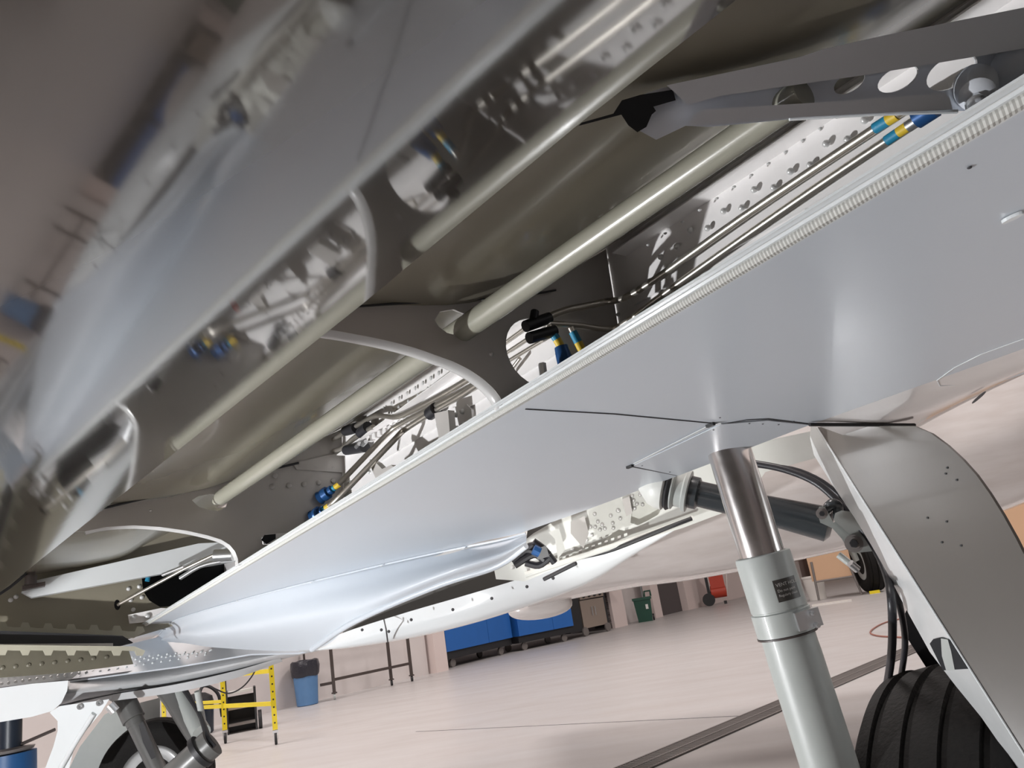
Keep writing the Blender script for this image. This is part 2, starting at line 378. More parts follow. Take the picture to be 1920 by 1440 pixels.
r1 = plate('rib', rib_outline(arc1, 1.8424, -.75), SW*.004, RIB, wing, holes=[[Sp(*q, 1.8424) for q in ((360, 938), (372, 950), (390, 956), (410, 958), (424, 950), (428, 936), (415, 928), (395, 926), (372, 930))]])
def lip(arc, s, w_, par):
    P = catmull([Sp(x, y, s) for x, y in arc], 4); v = []; f = []
    pf = [(0, 0), (.25, -.35), (.6, -.42), (1, -.15), (1, .15), (.5, -.1), (.2, .05)]
    for i, p in enumerate(P):
        t = (P[min(i+1, len(P)-1)]-P[max(i-1, 0)]).normalized(); nn = SW.cross(t).normalized()
        if nn.dot(NW*1.0+UW*-.2) < 0: nn = -nn
        for a, b_ in pf: v.append(p+SW*a*w_+nn*b_*w_*.6)
    k = len(pf)
    for i in range(len(P)-1):
        for j in range(k): f.append((i*k+j, i*k+(j+1) % k, (i+1)*k+(j+1) % k, (i+1)*k+j))
    return mk('rib_flange', v, f, LIPM, par, smooth=True, label='white rolled flange along the rib cutout')
lip(arc2, 0, .030, r2); lip(arc1, 1.8424, .034, r1)
for s, par, (x, y) in ((0, r2, (921, 664)), (1.8424, r1, (282, 957))): rivet('screw', Sp(x, y, s), -SW, .0045, RIVM, par, 1.)
g = MB()
for x, y in [(510, 912), (542, 910), (570, 908), (598, 905), (625, 902), (516, 892), (560, 873), (592, 876), (624, 877), (652, 878), (634, 860), (650, 860), (672, 860), (675, 872), (655, 905)]: g.add(*g_dome(Sp(x, y, 1.84), -SW, .011))
g.make('rivet_row', RIB, r1, smooth=True, kind='stuff')
plate('doubler_plate', [Sp(*q, 1.835) for q in ((549, 868), (556, 880), (660, 887), (655, 848), (620, 852))], SW*.003, RIB, r1)
tube('joint_gap', [Sp(x, y, 1.825) for x, y in ((188, 954), (330, 921), (470, 889), (560, 868))], .0045, BLACK, wing, 8, 3)
tube('joint_gap', [Sp(x, y, -.01) for x, y in ((660, 575), (780, 567), (900, 560), (1000, 551), (1042, 544))], .0022, BLACK, wing, 8, 3)
# spanwise torque tube through the rib holes
ta, tb = Sp(412, 935, 1.8424), Sp(868, 618, 0); td = (tb-ta).normalized()
tube('torque_tube', [ta+td*.03, tb, tb+td*.72], .0275, TUBEG, wing, 24, r2=.0165, label='long olive grey tube running through the rib holes')
tube('tube_end', [ta-td*.06, ta+td*.03], .014, TUBEG, wing, 16); tube('end_collar', [ta-td*.005, ta+td*.03], .022, TUBEG, wing, 20)
# hydraulic tubes on the spar
def TP_(x, y, o): return Sp(x, y, o[0]) if isinstance(o, tuple) else Up(x, y, o)
def T(name, pts, off, r, m=TUBEM, sm=5, **k):
    offs = off if isinstance(off, list) else [off]*len(pts)
    return tube(name, [TP_(x, y, o) for (x, y), o in zip(pts, offs)], r, m, wing, 12, sm, **k)
F_ = (-.035,)
T('hydraulic_tube', [(1720, 192), (1653, 233), (1393, 407), (1193, 547), (1130, 567), (1060, 582), (1020, 598)], [-.05, -.05, -.05, -.05, F_, F_, F_], .0068)
T('hydraulic_tube', [(1750, 207), (1713, 230), (1493, 377), (1260, 540), (1175, 603), (1140, 617), (1080, 610), (1030, 607)], [-.05, -.05, -.05, -.05, -.05, F_, F_, F_], .0060)
T('band', [(1640, 241), (1664, 226)], -.05, .0078, BANDB, 0, label='blue tape band'); T('band', [(1664, 226), (1682, 215)], -.05, .0078, BANDY, 0, label='yellow tape band')
T('band', [(1662, 264), (1684, 249)], -.05, .0070, BANDB, 0, label='blue tape band'); T('band', [(1684, 249), (1702, 237)], -.05, .0070, BANDY, 0, label='yellow tape band')
T('tube_nut', [(1702, 237), (1722, 224)], -.05, .0085, ALU, 0); T('fitting', [(1718, 222), (1752, 200)], -.06, .014, BLUEF, 0, label='blue anodised fitting')
# clamps, bands and blue fittings near the near rib
for a, b_ in (((985, 612), (1030, 596)), ((992, 634), (1040, 620))): T('clamp', [a, b_], F_, .011, HOSE, 0, label='black cushioned clamp')
T('clamp', [(1000, 600), (1003, 584)], F_, .008, HOSE, 0)
for (a, b_, c_, d_) in (((1032, 618), (1044, 636), (1052, 650), (1064, 690)), ((1074, 622), (1084, 642), (1092, 658), (1104, 690))):
    T('hydraulic_tube', [(a[0]-4, a[1]-8), a], F_, .006, sm=0); T('band', [a, b_], F_, .008, BANDB, 0, label='blue tape band'); T('band', [b_, c_], F_, .008, BANDY, 0, label='yellow tape band')
    T('fitting', [c_, ((c_[0]*2+d_[0])/3, (c_[1]*2+d_[1])/3), d_], F_, .013, BLUEF, 0, r2=.017, label='blue anodised fitting')
for (a, b_) in (((940, 668), (1010, 622)), ((945, 682), (1015, 640)), ((950, 705), (975, 672)), ((930, 655), (992, 610))): T('hydraulic_tube', [a, b_], -.03, .005, sm=0)
lathe('hex_bolt', Wp(1020, 712, .03), -NW, [(-.03, .007), (0, .007), (0, .012), (.008, .012), (.008, .005), (.016, .005)], ALU, wing, 6)
# second bay: tubes, clamps, brackets
B1 = -.04
T('hydraulic_tube', [(905, 693), (880, 710), (815, 748), (750, 780), (725, 781), (705, 780), (680, 792), (640, 815), (600, 838)], B1, .009)
T('hydraulic_tube', [(915, 700), (890, 722), (815, 762), (755, 793), (725, 815), (635, 908)], [B1, B1, B1, B1, -.06, -.2], .009)
T('hydraulic_tube', [(925, 700), (870, 738), (815, 770), (760, 805), (738, 826), (640, 928), (618, 948)], [B1, B1, B1, -.06, -.1, -.22, -.24], .009)
T('hydraulic_tube', [(700, 800), (665, 820), (645, 838), (627, 845), (590, 854), (556, 862)], B1, .009)
T('hydraulic_tube', [(860, 690), (800, 735), (740, 765)], 0, .009, sm=0); T('hydraulic_tube', [(745, 782), (700, 806)], 0, .008, sm=0)
for a, b_ in (((648, 808), (668, 802)), ((676, 812), (690, 800)), ((806, 776), (818, 766)), ((650, 844), (684, 838))): T('clamp', [a, b_], B1, .02, HOSE, 0, label='black cushioned clamp')
T('bolt_head', [(668, 838), (674, 832)], -.06, .008, ALU, 0); T('bolt_head', [(680, 834), (686, 828)], -.06, .008, ALU, 0)
for ((ax_, ay), (bx, by)) in (((636, 908), (598, 935)), ((617, 948), (586, 970))):
    pa, pb = Sp(ax_, ay, 1.76), Sp(bx, by, 1.84); d_ = pb-pa
    tube('band', [pa, pa+d_*.22], .011, BANDY, wing, label='yellow tape band'); tube('band', [pa+d_*.22, pa+d_*.38], .012, BANDB, wing, label='blue tape band')
    lathe('fitting', pa+d_*.36, d_, [(0, .018), (d_.length*.2, .018), (d_.length*.2, .026), (d_.length*.42, .026), (d_.length*.42, .021), (d_.length*.6, .028)], BLUEF, wing, 12, label='blue anodised fitting')
plate('bracket', [Up(*q, -.05) for q in ((826, 776), (852, 770), (856, 815), (836, 829))], -UW*.02, RIB, wing)
plate('bracket', [Up(*q, -.01) for q in ((846, 765), (875, 758), (884, 768), (886, 800), (862, 812), (848, 790))], UW*.01, SPAR, wing)
for x, y in ((856, 778), (868, 772), (858, 803), (870, 796), (824, 797), (828, 822), (694, 885), (706, 904)): rivet('bolt_head', Up(x, y, -.02), BN, .008, RIVM, wing, 1.3)
for i in range(11):
    x, y = lerp(700, 800, i/10), lerp(824, 776, i/10); plate('clip', [Up(x-3, y+5, -.02), Up(x+4, y+2, -.02), Up(x+2, y-7, -.02), Up(x-3, y-5, -.02)], -UW*.02, SPAR, wing)
g = MB()
for i in range(11): g.add(*g_dome(Up(lerp(690, 838, i/10), lerp(785, 690, i/10), -.008), BN, .008))
for i in range(6): g.add(*g_dome(Up(lerp(730, 820, i/5), lerp(775, 718, i/5), -.008), BN, .008))
g.make('rivet_row', RIVM, wing, smooth=True, kind='stuff')
plate('elbow_bracket', [Up(*q, -.12) for q in ((704, 862), (716, 868), (728, 880), (745, 872), (752, 878), (716, 898), (708, 880))], -UW*.02, RIB, wing)
T('sealant_cap', [(684, 915), (690, 922)], -.15, .01, REDM, 0, label='red sealant tip')
plate('access_slot_cover', [Sp(*q, 1.80) for q in ((492, 1008), (498, 1002), (520, 1000), (560, 998), (520, 1020), (494, 1020))], SW*.01, SPAR, wing)
plate('slot_shadow_plate', [Sp(*q, 1.79) for q in ((490, 1012), (496, 1003), (517, 1001), (517, 1010), (500, 1020))], SW*.005, DARK, wing)  # black plate painted as the shadow in the slot
# root end wall of the cove
RS = 4.2
hole = [Sp(*q, RS) for q in ((265, 1076), (268, 1108), (280, 1126), (300, 1138), (330, 1136), (470, 1060), (470, 1035), (380, 1052))]
plate('root_wall', [Sp(*q, RS) for q in ((-60, 1000), (120, 985), (520, 940), (560, 1000), (440, 1140), (200, 1210), (-60, 1190))], SW*.01, COVE, wing, holes=[hole, [Sp(220+6*math.cos(a), 1134+10*math.sin(a), RS) for a in [i*.524 for i in range(12)]]])
plate('root_shade_sheet', [Sp(*q, RS+.35) for q in ((120, 1020), (520, 1000), (520, 1180), (120, 1180))], SW*.01, DARK, wing)  # near-black sheet behind the hole, painted as its inner darkness
plate('root_beam', [Sp(*q, RS-.12) for q in ((60, 1090), (372, 1019), (450, 1015), (462, 1048), (330, 1071), (60, 1120), (40, 1110))], SW*.06, WHITE, wing, label='long white tapered beam')
box('beam_clevis', Sp(42, 1106, RS-.2), rayw(1, 0)*0+(Sp(85, 1098, RS-.2)-Sp(42, 1106, RS-.2)), Sp(42, 1098, RS-.2)-Sp(42, 1106, RS-.2), SW*.06, BROWN, wing)
lathe('pivot_pin', Sp(58, 1086, RS-.2), NW, [(-.03, .03), (.02, .03), (.02, .02), (.04, .02)], BROWN, wing, 14)
tube('cable', [Sp(-10, 1120, RS-.2), Sp(20, 1100, RS-.2), Sp(50, 1075, RS-.2)], .008, HOSE, wing)
for x, y in ((241, 1104), (261, 1100), (266, 1120), (250, 1143), (245, 1125), (212, 1004), (230, 1002), (205, 995), (20, 1125), (30, 1119), (55, 1113)): rivet('bolt_head', Sp(x, y, RS), -SW, .013, RIVM, wing, .9)
tube('push_rod', [Sp(221, 1134, RS), Sp(345, 1067, RS-.3), Sp(402, 1040, RS-.4)], .010, TUBEM, wing)
tube('push_rod', [Sp(305, 1078, RS-.2), Sp(345, 1062, RS-.3)], .012, ALU, wing); tube('push_rod', [Sp(338, 1084, RS-.2), Sp(375, 1062, RS-.3), Sp(415, 1052, RS-.4)], .013, ALU, wing, sm=3)
tube('rod_end', [Sp(402, 1042, RS-.45), Sp(436, 1040, RS-.5)], .036, ALU, wing, 16, label='bright metal rod end')
tube('band', [Sp(276, 1090, RS), Sp(279, 1076, RS)], .014, BANDB, wing)
plate('angle_plate', [Sp(*q, RS-.1) for q in ((240, 1153), (302, 1140), (345, 1142), (340, 1160), (243, 1169))], SW*.01, SPAR, wing)
for x, y in ((250, 1159), (277, 1155)): rivet('bolt_head', Sp(x, y, RS-.1), -SW, .018, RIVM, wing, .8)
def scallop(y0, y1, s, m, nm, down):
    pts = []; x = -60.
    while x < 250:
        yy = lerp(y0, y1, (x+60)/310); h = 9*down
        pts += [Sp(x, yy, s), Sp(x+12, yy, s), Sp(x+16, yy+h, s), Sp(x+27, yy+h, s), Sp(x+31, yy, s)]; x += 43
    return pts, nm
pts, nm = scallop(1173, 1184, RS-.15, COVE, 'scalloped_flange', -1)
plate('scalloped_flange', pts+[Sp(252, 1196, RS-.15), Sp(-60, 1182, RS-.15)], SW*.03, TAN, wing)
plate('black_seal_strip', [Sp(*q, RS-.25) for q in ((-60, 1180), (230, 1192), (250, 1205), (205, 1216), (-60, 1214))], SW*.06, BLACK, wing)
plate('edge_strip', [Sp(*q, RS-.3) for q in ((-60, 1208), (212, 1206), (212, 1219), (-60, 1219))], SW*.02, RIB, wing)
pts, nm = scallop(1219, 1220, RS-.32, COVE, 'scalloped_flange', 1)
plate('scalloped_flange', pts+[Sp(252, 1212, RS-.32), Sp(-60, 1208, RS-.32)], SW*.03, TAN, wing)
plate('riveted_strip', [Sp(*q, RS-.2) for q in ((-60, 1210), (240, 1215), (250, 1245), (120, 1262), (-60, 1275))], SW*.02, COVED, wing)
g = MB()
for i in range(9): g.add(*g_dome(Sp(lerp(5, 200, i/8), lerp(1252, 1232, i/8), RS-.2), -SW, .012))
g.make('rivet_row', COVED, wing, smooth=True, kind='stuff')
TP = [D(220, 1210, 5.6), D(560, 1222, 4.5), D(130, 1276, 5.25)]; TN = (TP[1]-TP[0]).cross(TP[2]-TP[0]).normalized()
if TN.dot(CAM-TP[0]) < 0: TN = -TN
def Tp(x, y, o=0.): return onpl(x, y, TP[0]+TN*o, TN)
plate('tail_skin', [Tp(*q) for q in ((130, 1277), (160, 1252), (222, 1213), (290, 1196), (310, 1190), (420, 1200), (590, 1216), (560, 1224), (470, 1226), (330, 1250))], -TN*.01, WING, wing)
g = MB()
for i in range(13):
    x = lerp(188, 385, i/12)
    for x2, y2 in ((x, lerp(1259, 1228, i/12)), (x+9, lerp(1250, 1220, i/12)), (x+1, lerp(1243 if i > 1 else 1249, 1224, i/12)), (x+11, lerp(1238 if i > 1 else 1246, 1219, i/12))): g.add(*g_dome(Tp(x2, y2), TN, .009, .9))
g.make('rivet_row', WHITE, wing, smooth=True, kind='stuff')
# access panel, seams and little marks on the skin
def seam(pts, wd_, name='skin_seam', m=SEAM, v=-.0015, par=wing):
    pts = [Wp(x, y, v) for x, y in pts]; g = MB()
    for a, b_ in zip(pts, pts[1:]):
        d_ = (b_-a).normalized(); sd = NW.cross(d_)*wd_; g.add(*g_box(a-sd, b_-a, sd*2, NW*.0012))
    return g.make(name, m, par)
seam([(985, 768), (1150, 777), (1352, 796)], .0012)
seam([(1352, 796), (1400, 788), (1440, 786), (1521, 796)], .0012); seam([(1182, 875), (1270, 892)], .002)
seam([(1190, 870), (1328, 800), (1352, 794)], .0035, 'bright_edge', WHITE, -.004)
plate('access_panel', [Wp(*q, -.003) for q in ((1186, 874), (1352, 796), (1440, 789), (1518, 797), (1400, 842), (1272, 892))], NW*.002, WING, wing)
for x, y in ((1332, 797), (1181, 875)): mk('latch', *g_cbox(Wp(x, y, -.003), SW*.02, UW*.008, NW*.006), BLACK, wing)
for x, y in [(1338, 806), (1204, 873), (1256, 885), (1405, 794), (1430, 795), (1460, 796), (1488, 790), (1350, 783)]: rivet('screw', Wp(x, y, -.0035), -NW, .0022, SEAM, wing)
for x, y in [(1818, 314), (1700, 880)][:1]: rivet('screw', Wp(x, y, -.001), -NW, .0025, SEAM, wing)
plate('drain_fairing', ell(Wp(1897, 405, -.001), SW*.012, UW*.004, 16), -NW*.004, WHITE, wing, label='small white teardrop drain')
seam([(1920, 636), (1840, 665), (1790, 690), (1757, 714), (1762, 724), (1800, 722)], .0010, 'panel_outline', WHITE)
plate('vent_slot', ell(Wp(1835, 745, -.004), SW*.03+UW*.03, UW*.006, 16), -NW*.001, SEAM, wing)
# rubber strip above the gear door
tube('door_seal', [Wp(1518, 796, -.006), Wp(1715, 797, -.006)], .004, BLACK, wing)

# ================================================================ WING TO BODY FAIRING (the long smooth bulge)
fairing = root('belly_fairing', 'long smooth pale bulge under the wing root with pointed tail', 'fairing', D(620, 1140, 3.8))
top_ = [(293, 1196), (315, 1172), (350, 1155), (500, 1112), (700, 1063), (850, 1030), (940, 1012), (986, 1000)]
T3 = [Wp(x, y, -.002) for x, y in top_]
dd_ = [(p-CAM).dot(d2w((0, 0, 1))) for p in T3]
mid1 = [D(x, y, d) for (x, y), d in zip([(298, 1199), (330, 1180), (375, 1165), (520, 1130), (700, 1085), (850, 1047), (940, 1026), (987, 1007)], [k*.98 for k in dd_])]
mid2 = [D(x, y, d) for (x, y), d in zip([(300, 1201), (338, 1192), (395, 1190), (540, 1168), (690, 1125), (840, 1072), (935, 1042), (987, 1015)], [k*.955 for k in dd_])]
bot = [D(x, y, d) for (x, y), d in zip([(302, 1203), (345, 1206), (415, 1215), (585, 1218), (668, 1164), (820, 1098), (930, 1062), (986, 1023)], [k*.985 for k in dd_])]
ins = [p+(NW*.12+UW*.03) for p in bot]
loft('fairing_shell', [T3, mid1, mid2, bot], WING, fairing, 8, 8)
ridge = [Wp(x, y, -.004) for x, y in top_]; tube('fairing_edge', ridge, .004, WING, fairing, 8, 6)
tube('fairing_lip', bot[3:], .012, WING, fairing, 10, 8)
loft('fairing_inner', [bot[3:], ins[3:]], RIB, fairing, 6, 2)
for x, y in ((332, 1171), (445, 1126), (583, 1092), (715, 1061), (870, 1028)): rivet('screw', Wp(x, y, -.01), -NW, .006, RIVM, fairing)

# ================================================================ FUSELAGE
fus = root('fuselage', 'glossy white and pinkish aircraft belly beyond the wheel well', 'fuselage', D(1300, 1050, 4.5))
bx = [(990, 1138, 5.2), (1050, 1126, 5.2), (1180, 1101, 5.1), (1300, 1085, 5.), (1480, 1052, 4.9), (1650, 1015, 4.8), (1780, 990, 4.7), (1870, 962, 4.6), (1990, 915, 4.5), (2150, 850, 4.5)]
r0 = [D(x, y, d+1.4)+Z*.02 for x, y, d in bx]; r1_ = [D(x, y, d) for x, y, d in bx]
r2_ = [D(x-4, y-45, d-.25) for x, y, d in bx]; r3_ = [D(x-20, y-120, d-.4) for x, y, d in bx]; r4_ = [D(x-30, y-230, d-.3) for x, y, d in bx]; r5_ = [D(x-40, y-420, d) for x, y, d in bx]
loft('belly_skin', [r0, r1_, r2_, r3_, r4_, r5_], FUSE, fus, 6, 6, label='white belly skin with streaks of grime')
g = MB()
for q in ([(1180, 1085), (1250, 1075), (1330, 1068)],): 
    pass
# bright belt of the wheel well
beltT = [(598, 1213, 4.3), (640, 1188, 4.25), (750, 1152, 4.1), (860, 1120, 3.95), (960, 1090, 3.8), (1080, 1051, 3.6), (1180, 1018, 3.45), (1272, 986, 3.3)]
beltB = [(602, 1219, 4.3), (660, 1214, 4.25), (770, 1196, 4.15), (880, 1170, 4.0), (990, 1136, 3.9), (1100, 1095, 3.7), (1190, 1040, 3.5), (1275, 988, 3.3)]
BT = [D(*q) for q in beltT]; BB = [D(*q) for q in beltB]; BM = [a.lerp(b_, .6)-rayw(900, 1100)*.05 for a, b_ in zip(BT, BB)]
loft('wheel_well_rim', [BT, BM, BB, [p+rayw(900, 1100)*.3 for p in BB]], WHITE, fus, 8, 6, label='bright white curved rim strip of the wheel well')
g = MB()
for x, y in [(632, 1185), (679, 1181), (715, 1181), (729, 1184), (771, 1162), (849, 1143), (922, 1122), (988, 1100), (1037, 1084)]: g.add(*g_dome(D(x, y, 3.2+(1040-x)/1040*1.1+.35), -rayw(x, y), .007))
for x, y, d in [(632, 1185, 4.1), (679, 1181, 4.05), (715, 1181, 4.0), (729, 1184, 4.0), (771, 1162, 3.93), (849, 1143, 3.85), (922, 1122, 3.75), (988, 1100, 3.65), (1037, 1084, 3.55)]:
    rivet('screw', D(x, y, d-.03), -rayw(x, y), .008, SEAM, fus, .4)
seamp = [D(720, 1162, 4.07), D(724, 1180, 3.99), D(727, 1204, 4.1)]; tube('rim_joint', seamp, .004, SEAM, fus, 6)
# hanging oval fairing far behind
lathe('oval_fairing', D(952, 1146, 5.3), D(1072, 1128, 5.3)-D(952, 1146, 5.3), [(.225-.225*math.cos(math.pi*i/14), .085*math.sin(math.pi*i/14)**.8 if 0 < i < 14 else 0) for i in range(15)], FUSE, fus, 24)
# wheel well interior
DW = 3.25
wellp = [(930, 1086), (925, 1060), (1000, 1000), (1120, 930), (1240, 870), (1420, 830), (1560, 800), (1560, 850), (1435, 885), (1392, 948), (1280, 990), (1150, 1028), (1050, 1062), (985, 1090)]
slotA = [(1182, 980), (1184, 962), (1196, 948), (1218, 936), (1232, 940), (1240, 955), (1234, 965), (1215, 976), (1196, 985)]
slotB = [(1133, 1017), (1140, 1006), (1160, 993), (1170, 995), (1168, 1001), (1150, 1012)]
plate('well_wall', [D(x, y, DW) for x, y in wellp], rayw(1200, 960)*.03, WELL, fus, holes=[[D(x, y, DW) for x, y in slotA], [D(x, y, DW) for x, y in slotB]], label='off white wheel well wall with rivets and two pockets')
plate('pocket_floor', [D(x, y, DW+.07) for x, y in ((1120, 1030), (1120, 960), (1250, 900), (1260, 960))], rayw(1200, 960)*.02, WELL, fus)
pl = MB()
for x, y in [(1115, 964), (1129, 984), (1145, 967), (1158, 957), (1163, 972), (1149, 981), (1121, 978), (1134, 991), (1110, 1003), (1107, 988), (1116, 988), (1125, 993), (1100, 1012), (1185, 930), (1194, 945), (1200, 928), (1205, 946), (1215, 940), (1188, 938), (1206, 925), (1222, 932), (1190, 953), (968, 1062), (961, 1064), (1074, 1030), (1160, 958), (1150, 990)]:
    pl.add(*g_dome(D(x, y, DW-.001), -rayw(x, y), .009, 1.2))
pl.make('rivet_row', RIVM, fus, smooth=True, kind='stuff')
plate('well_stiffener', [D(x, y, DW-.06) for x, y in ((1166, 936), (1180, 930), (1186, 962), (1174, 968))], rayw(1170, 950)*.05, RIB, fus)
plate('well_bracket', [D(x, y, DW-.1) for x, y in ((1070, 978), (1096, 968), (1104, 1000), (1094, 1028), (1070, 1000))], rayw(1080, 1000)*.05, RIB, fus)
plate('well_bracket', [D(x, y, DW-.15) for x, y in ((1028, 998), (1048, 990), (1060, 1030), (1046, 1048), (1040, 1010))], rayw(1040, 1000)*.04, WELL, fus)
for k in range(16):
    x, y = lerp(988, 1170, k/15), lerp(1074, 1008, k/15); box('clip', D(x, y, DW-.06), rayw(x+5, y-2)*.0+(D(x+6, y-2, DW-.06)-D(x, y, DW-.06)), D(x, y-7, DW-.06)-D(x, y, DW-.06), rayw(x, y)*.02, WELL if k % 2 else RIB, fus)
tube('well_ledge', [D(985, 1078, 3.15), D(1100, 1040, 3.15), D(1200, 1008, 3.15), D(1300, 972, 3.15)], .012, WELL, fus, 8, 3)
tube('black_door_seal', [D(1000, 1070, 3.3), D(1090, 1045, 3.2), D(1150, 1030, 3.15), D(1250, 990, 3.1), D(1297, 972, 3.1)], .009, BLACK, fus, 8, 4)
tube('black_door_seal', [D(1020, 1086, 3.4), D(1080, 1056, 3.3)], .009, BLACK, fus, 8)
plate('well_shade_sheet', [D(x, y, 4.45) for x, y in ((640, 1195), (660, 1130), (800, 1060), (1000, 940), (1100, 960), (1100, 1090), (780, 1165))], rayw(800, 1100)*.02, WELLD, fus)  # flat dark sheet that paints the shade inside the wheel well
for pts in ([(960, 1052), (985, 1032), (1010, 1038)], [(965, 1060), (1000, 1040), (1020, 1050)], [(975, 1040), (1000, 1022), (1030, 1040)], [(985, 1055), (1010, 1060), (1030, 1046)], [(1000, 1015), (1020, 1030), (1040, 1055)]):
    tube('hydraulic_hose', [D(x, y, 3.05) for x, y in pts], .014, HOSE, fus, 8, 4)
tube('fitting', [D(1000, 1030, 3.0), D(1012, 1036, 3.0)], .02, BLUEF, fus, 8, label='dark blue fitting')
box('valve_body', D(1008, 1050, 3.0), D(1030, 1043, 3.)-D(1008, 1050, 3.), D(1002, 1030, 3.)-D(1008, 1050, 3.), rayw(1010, 1040)*.05, HOSE, fus)
# underside of the rear fuselage at lower left
bl_t = [(-60, 1296, 5.3), (0, 1290, 5.3), (130, 1273, 5.3), (300, 1249, 5.15), (420, 1229, 4.95), (520, 1219, 4.7), (600, 1215, 4.4)]
bl_m = [(-60, 1330, 5.1), (0, 1322, 5.1), (130, 1300, 5.1), (300, 1276, 4.98), (420, 1252, 4.82), (520, 1229, 4.62), (601, 1217, 4.38)]
bl_b = [(-60, 1362, 5.3), (0, 1352, 5.3), (110, 1325, 5.3), (280, 1302, 5.2), (420, 1272, 5.1), (530, 1236, 4.8), (602, 1219, 4.4)]
BLt, BLm, BLb = [[D(*q) for q in r] for r in (bl_t, bl_m, bl_b)]
loft('rear_belly_skin', [BLt, BLm, BLb, [p+rayw(300, 1280)*.5 for p in BLb]], BELLY, fus, 8, 6, label='grey belly skin with worn sealant')
tt = [(-60, 1268, 5.35), (0, 1262, 5.35), (100, 1255, 5.35), (165, 1250, 5.4), (420, 1222, 5.2)]
loft('riveted_belt', [[D(*q) for q in tt], [D(x, y+30 if x < 200 else y+4, d-.06) for x, y, d in tt]], WHITE, fus, 6, 2, th=rayw(100, 1260)*.02)
g = MB()
for i in range(14):
    g.add(*g_dome(D(lerp(-5, 150, i/13), lerp(1267, 1252, i/13), 5.33), -rayw(60, 1260), .011)); g.add(*g_dome(D(lerp(3, 175, i/13), lerp(1282, 1259, i/13), 5.28), -rayw(60, 1260), .011))
g.make('rivet_row', RIVM, fus, smooth=True, kind='stuff')
tube('sealant_line', [D(-50, 1296, 5.1), D(130, 1275, 5.1), D(220, 1263, 5.05), D(330, 1248, 5.05), D(440, 1228, 4.95)], .006, SEAM, fus, 6, 3)
tube('belly_seam', [D(112, 1324, 5.12), D(215, 1300, 5.0), D(330, 1283, 4.96), D(430, 1260, 4.87)], .007, SEAM, fus, 6, 3)
loft('belly_lower_strip', [[D(212, 1302, 4.98), D(330, 1283, 4.9), D(440, 1258, 4.8), D(525, 1233, 4.7)], [D(206, 1315, 5.0), D(330, 1298, 4.9), D(440, 1272, 4.85), D(530, 1240, 4.75)]], BELLY, fus, 6, 3, th=rayw(300, 1290)*.1)
# white pod at far left
pod = [(-60, 1300), (0, 1290), (60, 1282), (128, 1276), (126, 1295), (115, 1318), (98, 1333), (60, 1344), (0, 1354), (-60, 1364)]
v, f = g_plate([D(x, y, 4.95) for x, y in pod], rayw(60, 1310)*.25); mk('tail_pod', v, f, WHITE, fus)

# ================================================================ FLAP
flap = root('wing_flap', 'large glossy grey flap panel hanging at the upper left edge', 'flap', fr(-.8, -.6, -.2))
def fv(s, u): return .2931+.778*u+.0939*s
def le(s): return [(-2.2, -.42), (-.9, -.417), (-.79, -.443), (-.512, -.469), (.152, -.596), (.843, -.719), (4.5, -1.25)]
L_ = le(0)
def leu(s):
    for (a, x), (b_, y) in zip(L_, L_[1:]):
        if s <= b_: return lerp(x, y, (s-a)/(b_-a))
def teu(s): return -1.42-.14*max(s, 0)
outl = [fr(s, leu(s), fv(s, leu(s))) for s in (-2.2, -.9, -.79, -.512, .152, .843, 2.0, 3.4, 4.5)] + [fr(s, teu(s), fv(s, teu(s))) for s in (4.5, 3, 1, 0, -2.2)]
plate('flap_lower_skin', outl, -UW*.03+NW*.06, FLAP, flap)
tube('flap_nose', [fr(s, leu(s)-.03, fv(s, leu(s))+.012) for s in (-2.2, -.9, -.79, -.512, .152, .843, 2.0, 3.4, 4.5)], .0245, FLAP, flap, 16)
# rubber tipped clamp at the end of the hinge arm (see the arm below)
# ================================================================ FLAP HINGE ARM
arm = root('flap_hinge_arm', 'grey machined hinge arm with three holes and a bolted boss', 'arm', D(1600, 150, .8))
AD = .80
def A_(x, y, o=0.): return D(x, y, AD+o)
ow = [(1170, 190), (1240, 165), (1300, 155), (1500, 110), (1544, 97), (1660, 70), (1790, 45), (1960, 10), (1960, 120), (1900, 190), (1850, 200), (1830, 208), (1790, 208), (1500, 222), (1330, 238), (1285, 236), (1230, 262), (1180, 235)]
holes = [ell(A_(1593, 155), A_(1622, 141)-A_(1593, 155), A_(1598, 172)-A_(1593, 155), 22), ell(A_(1684, 148), A_(1722, 131)-A_(1684, 148), A_(1690, 168)-A_(1684, 148), 22), ell(A_(1785, 135), A_(1832, 112)-A_(1785, 135), A_(1794, 162)-A_(1785, 135), 24)]
plate('arm_web', [A_(*q) for q in ow], rayw(1500, 150)*.012, ARMM, arm, holes=holes)
GEARD = GEAR
plate('upper_flange', [A_(*q, -.03) for q in ((1250, 160), (1500, 107), (1544, 92), (1660, 66), (1790, 40), (1960, 6), (1960, 84), (1741, 121), (1620, 141), (1500, 158), (1350, 180), (1290, 196))], rayw(1500, 100)*.035, ARMM, arm)
plate('lower_flange', [A_(*q, -.025) for q in ((1300, 216), (1320, 205), (1537, 192), (1700, 180), (1770, 174), (1781, 184), (1786, 205), (1500, 220), (1340, 233), (1290, 236))], rayw(1500, 200)*.02, ARMM, arm)
tube('flange_edge', [A_(1480, 223, -.02), A_(1640, 214, -.02), A_(1795, 209, -.02)], .002, WHITE, arm, 8)
bd = (A_(1832, 212, -.06)-A_(1818, 145, .02)).normalized()
lathe('boss', A_(1828, 158, -.0), bd, [(0, .021), (.018, .020), (.034, .017), (.038, .011)], ARMM, arm, 24)
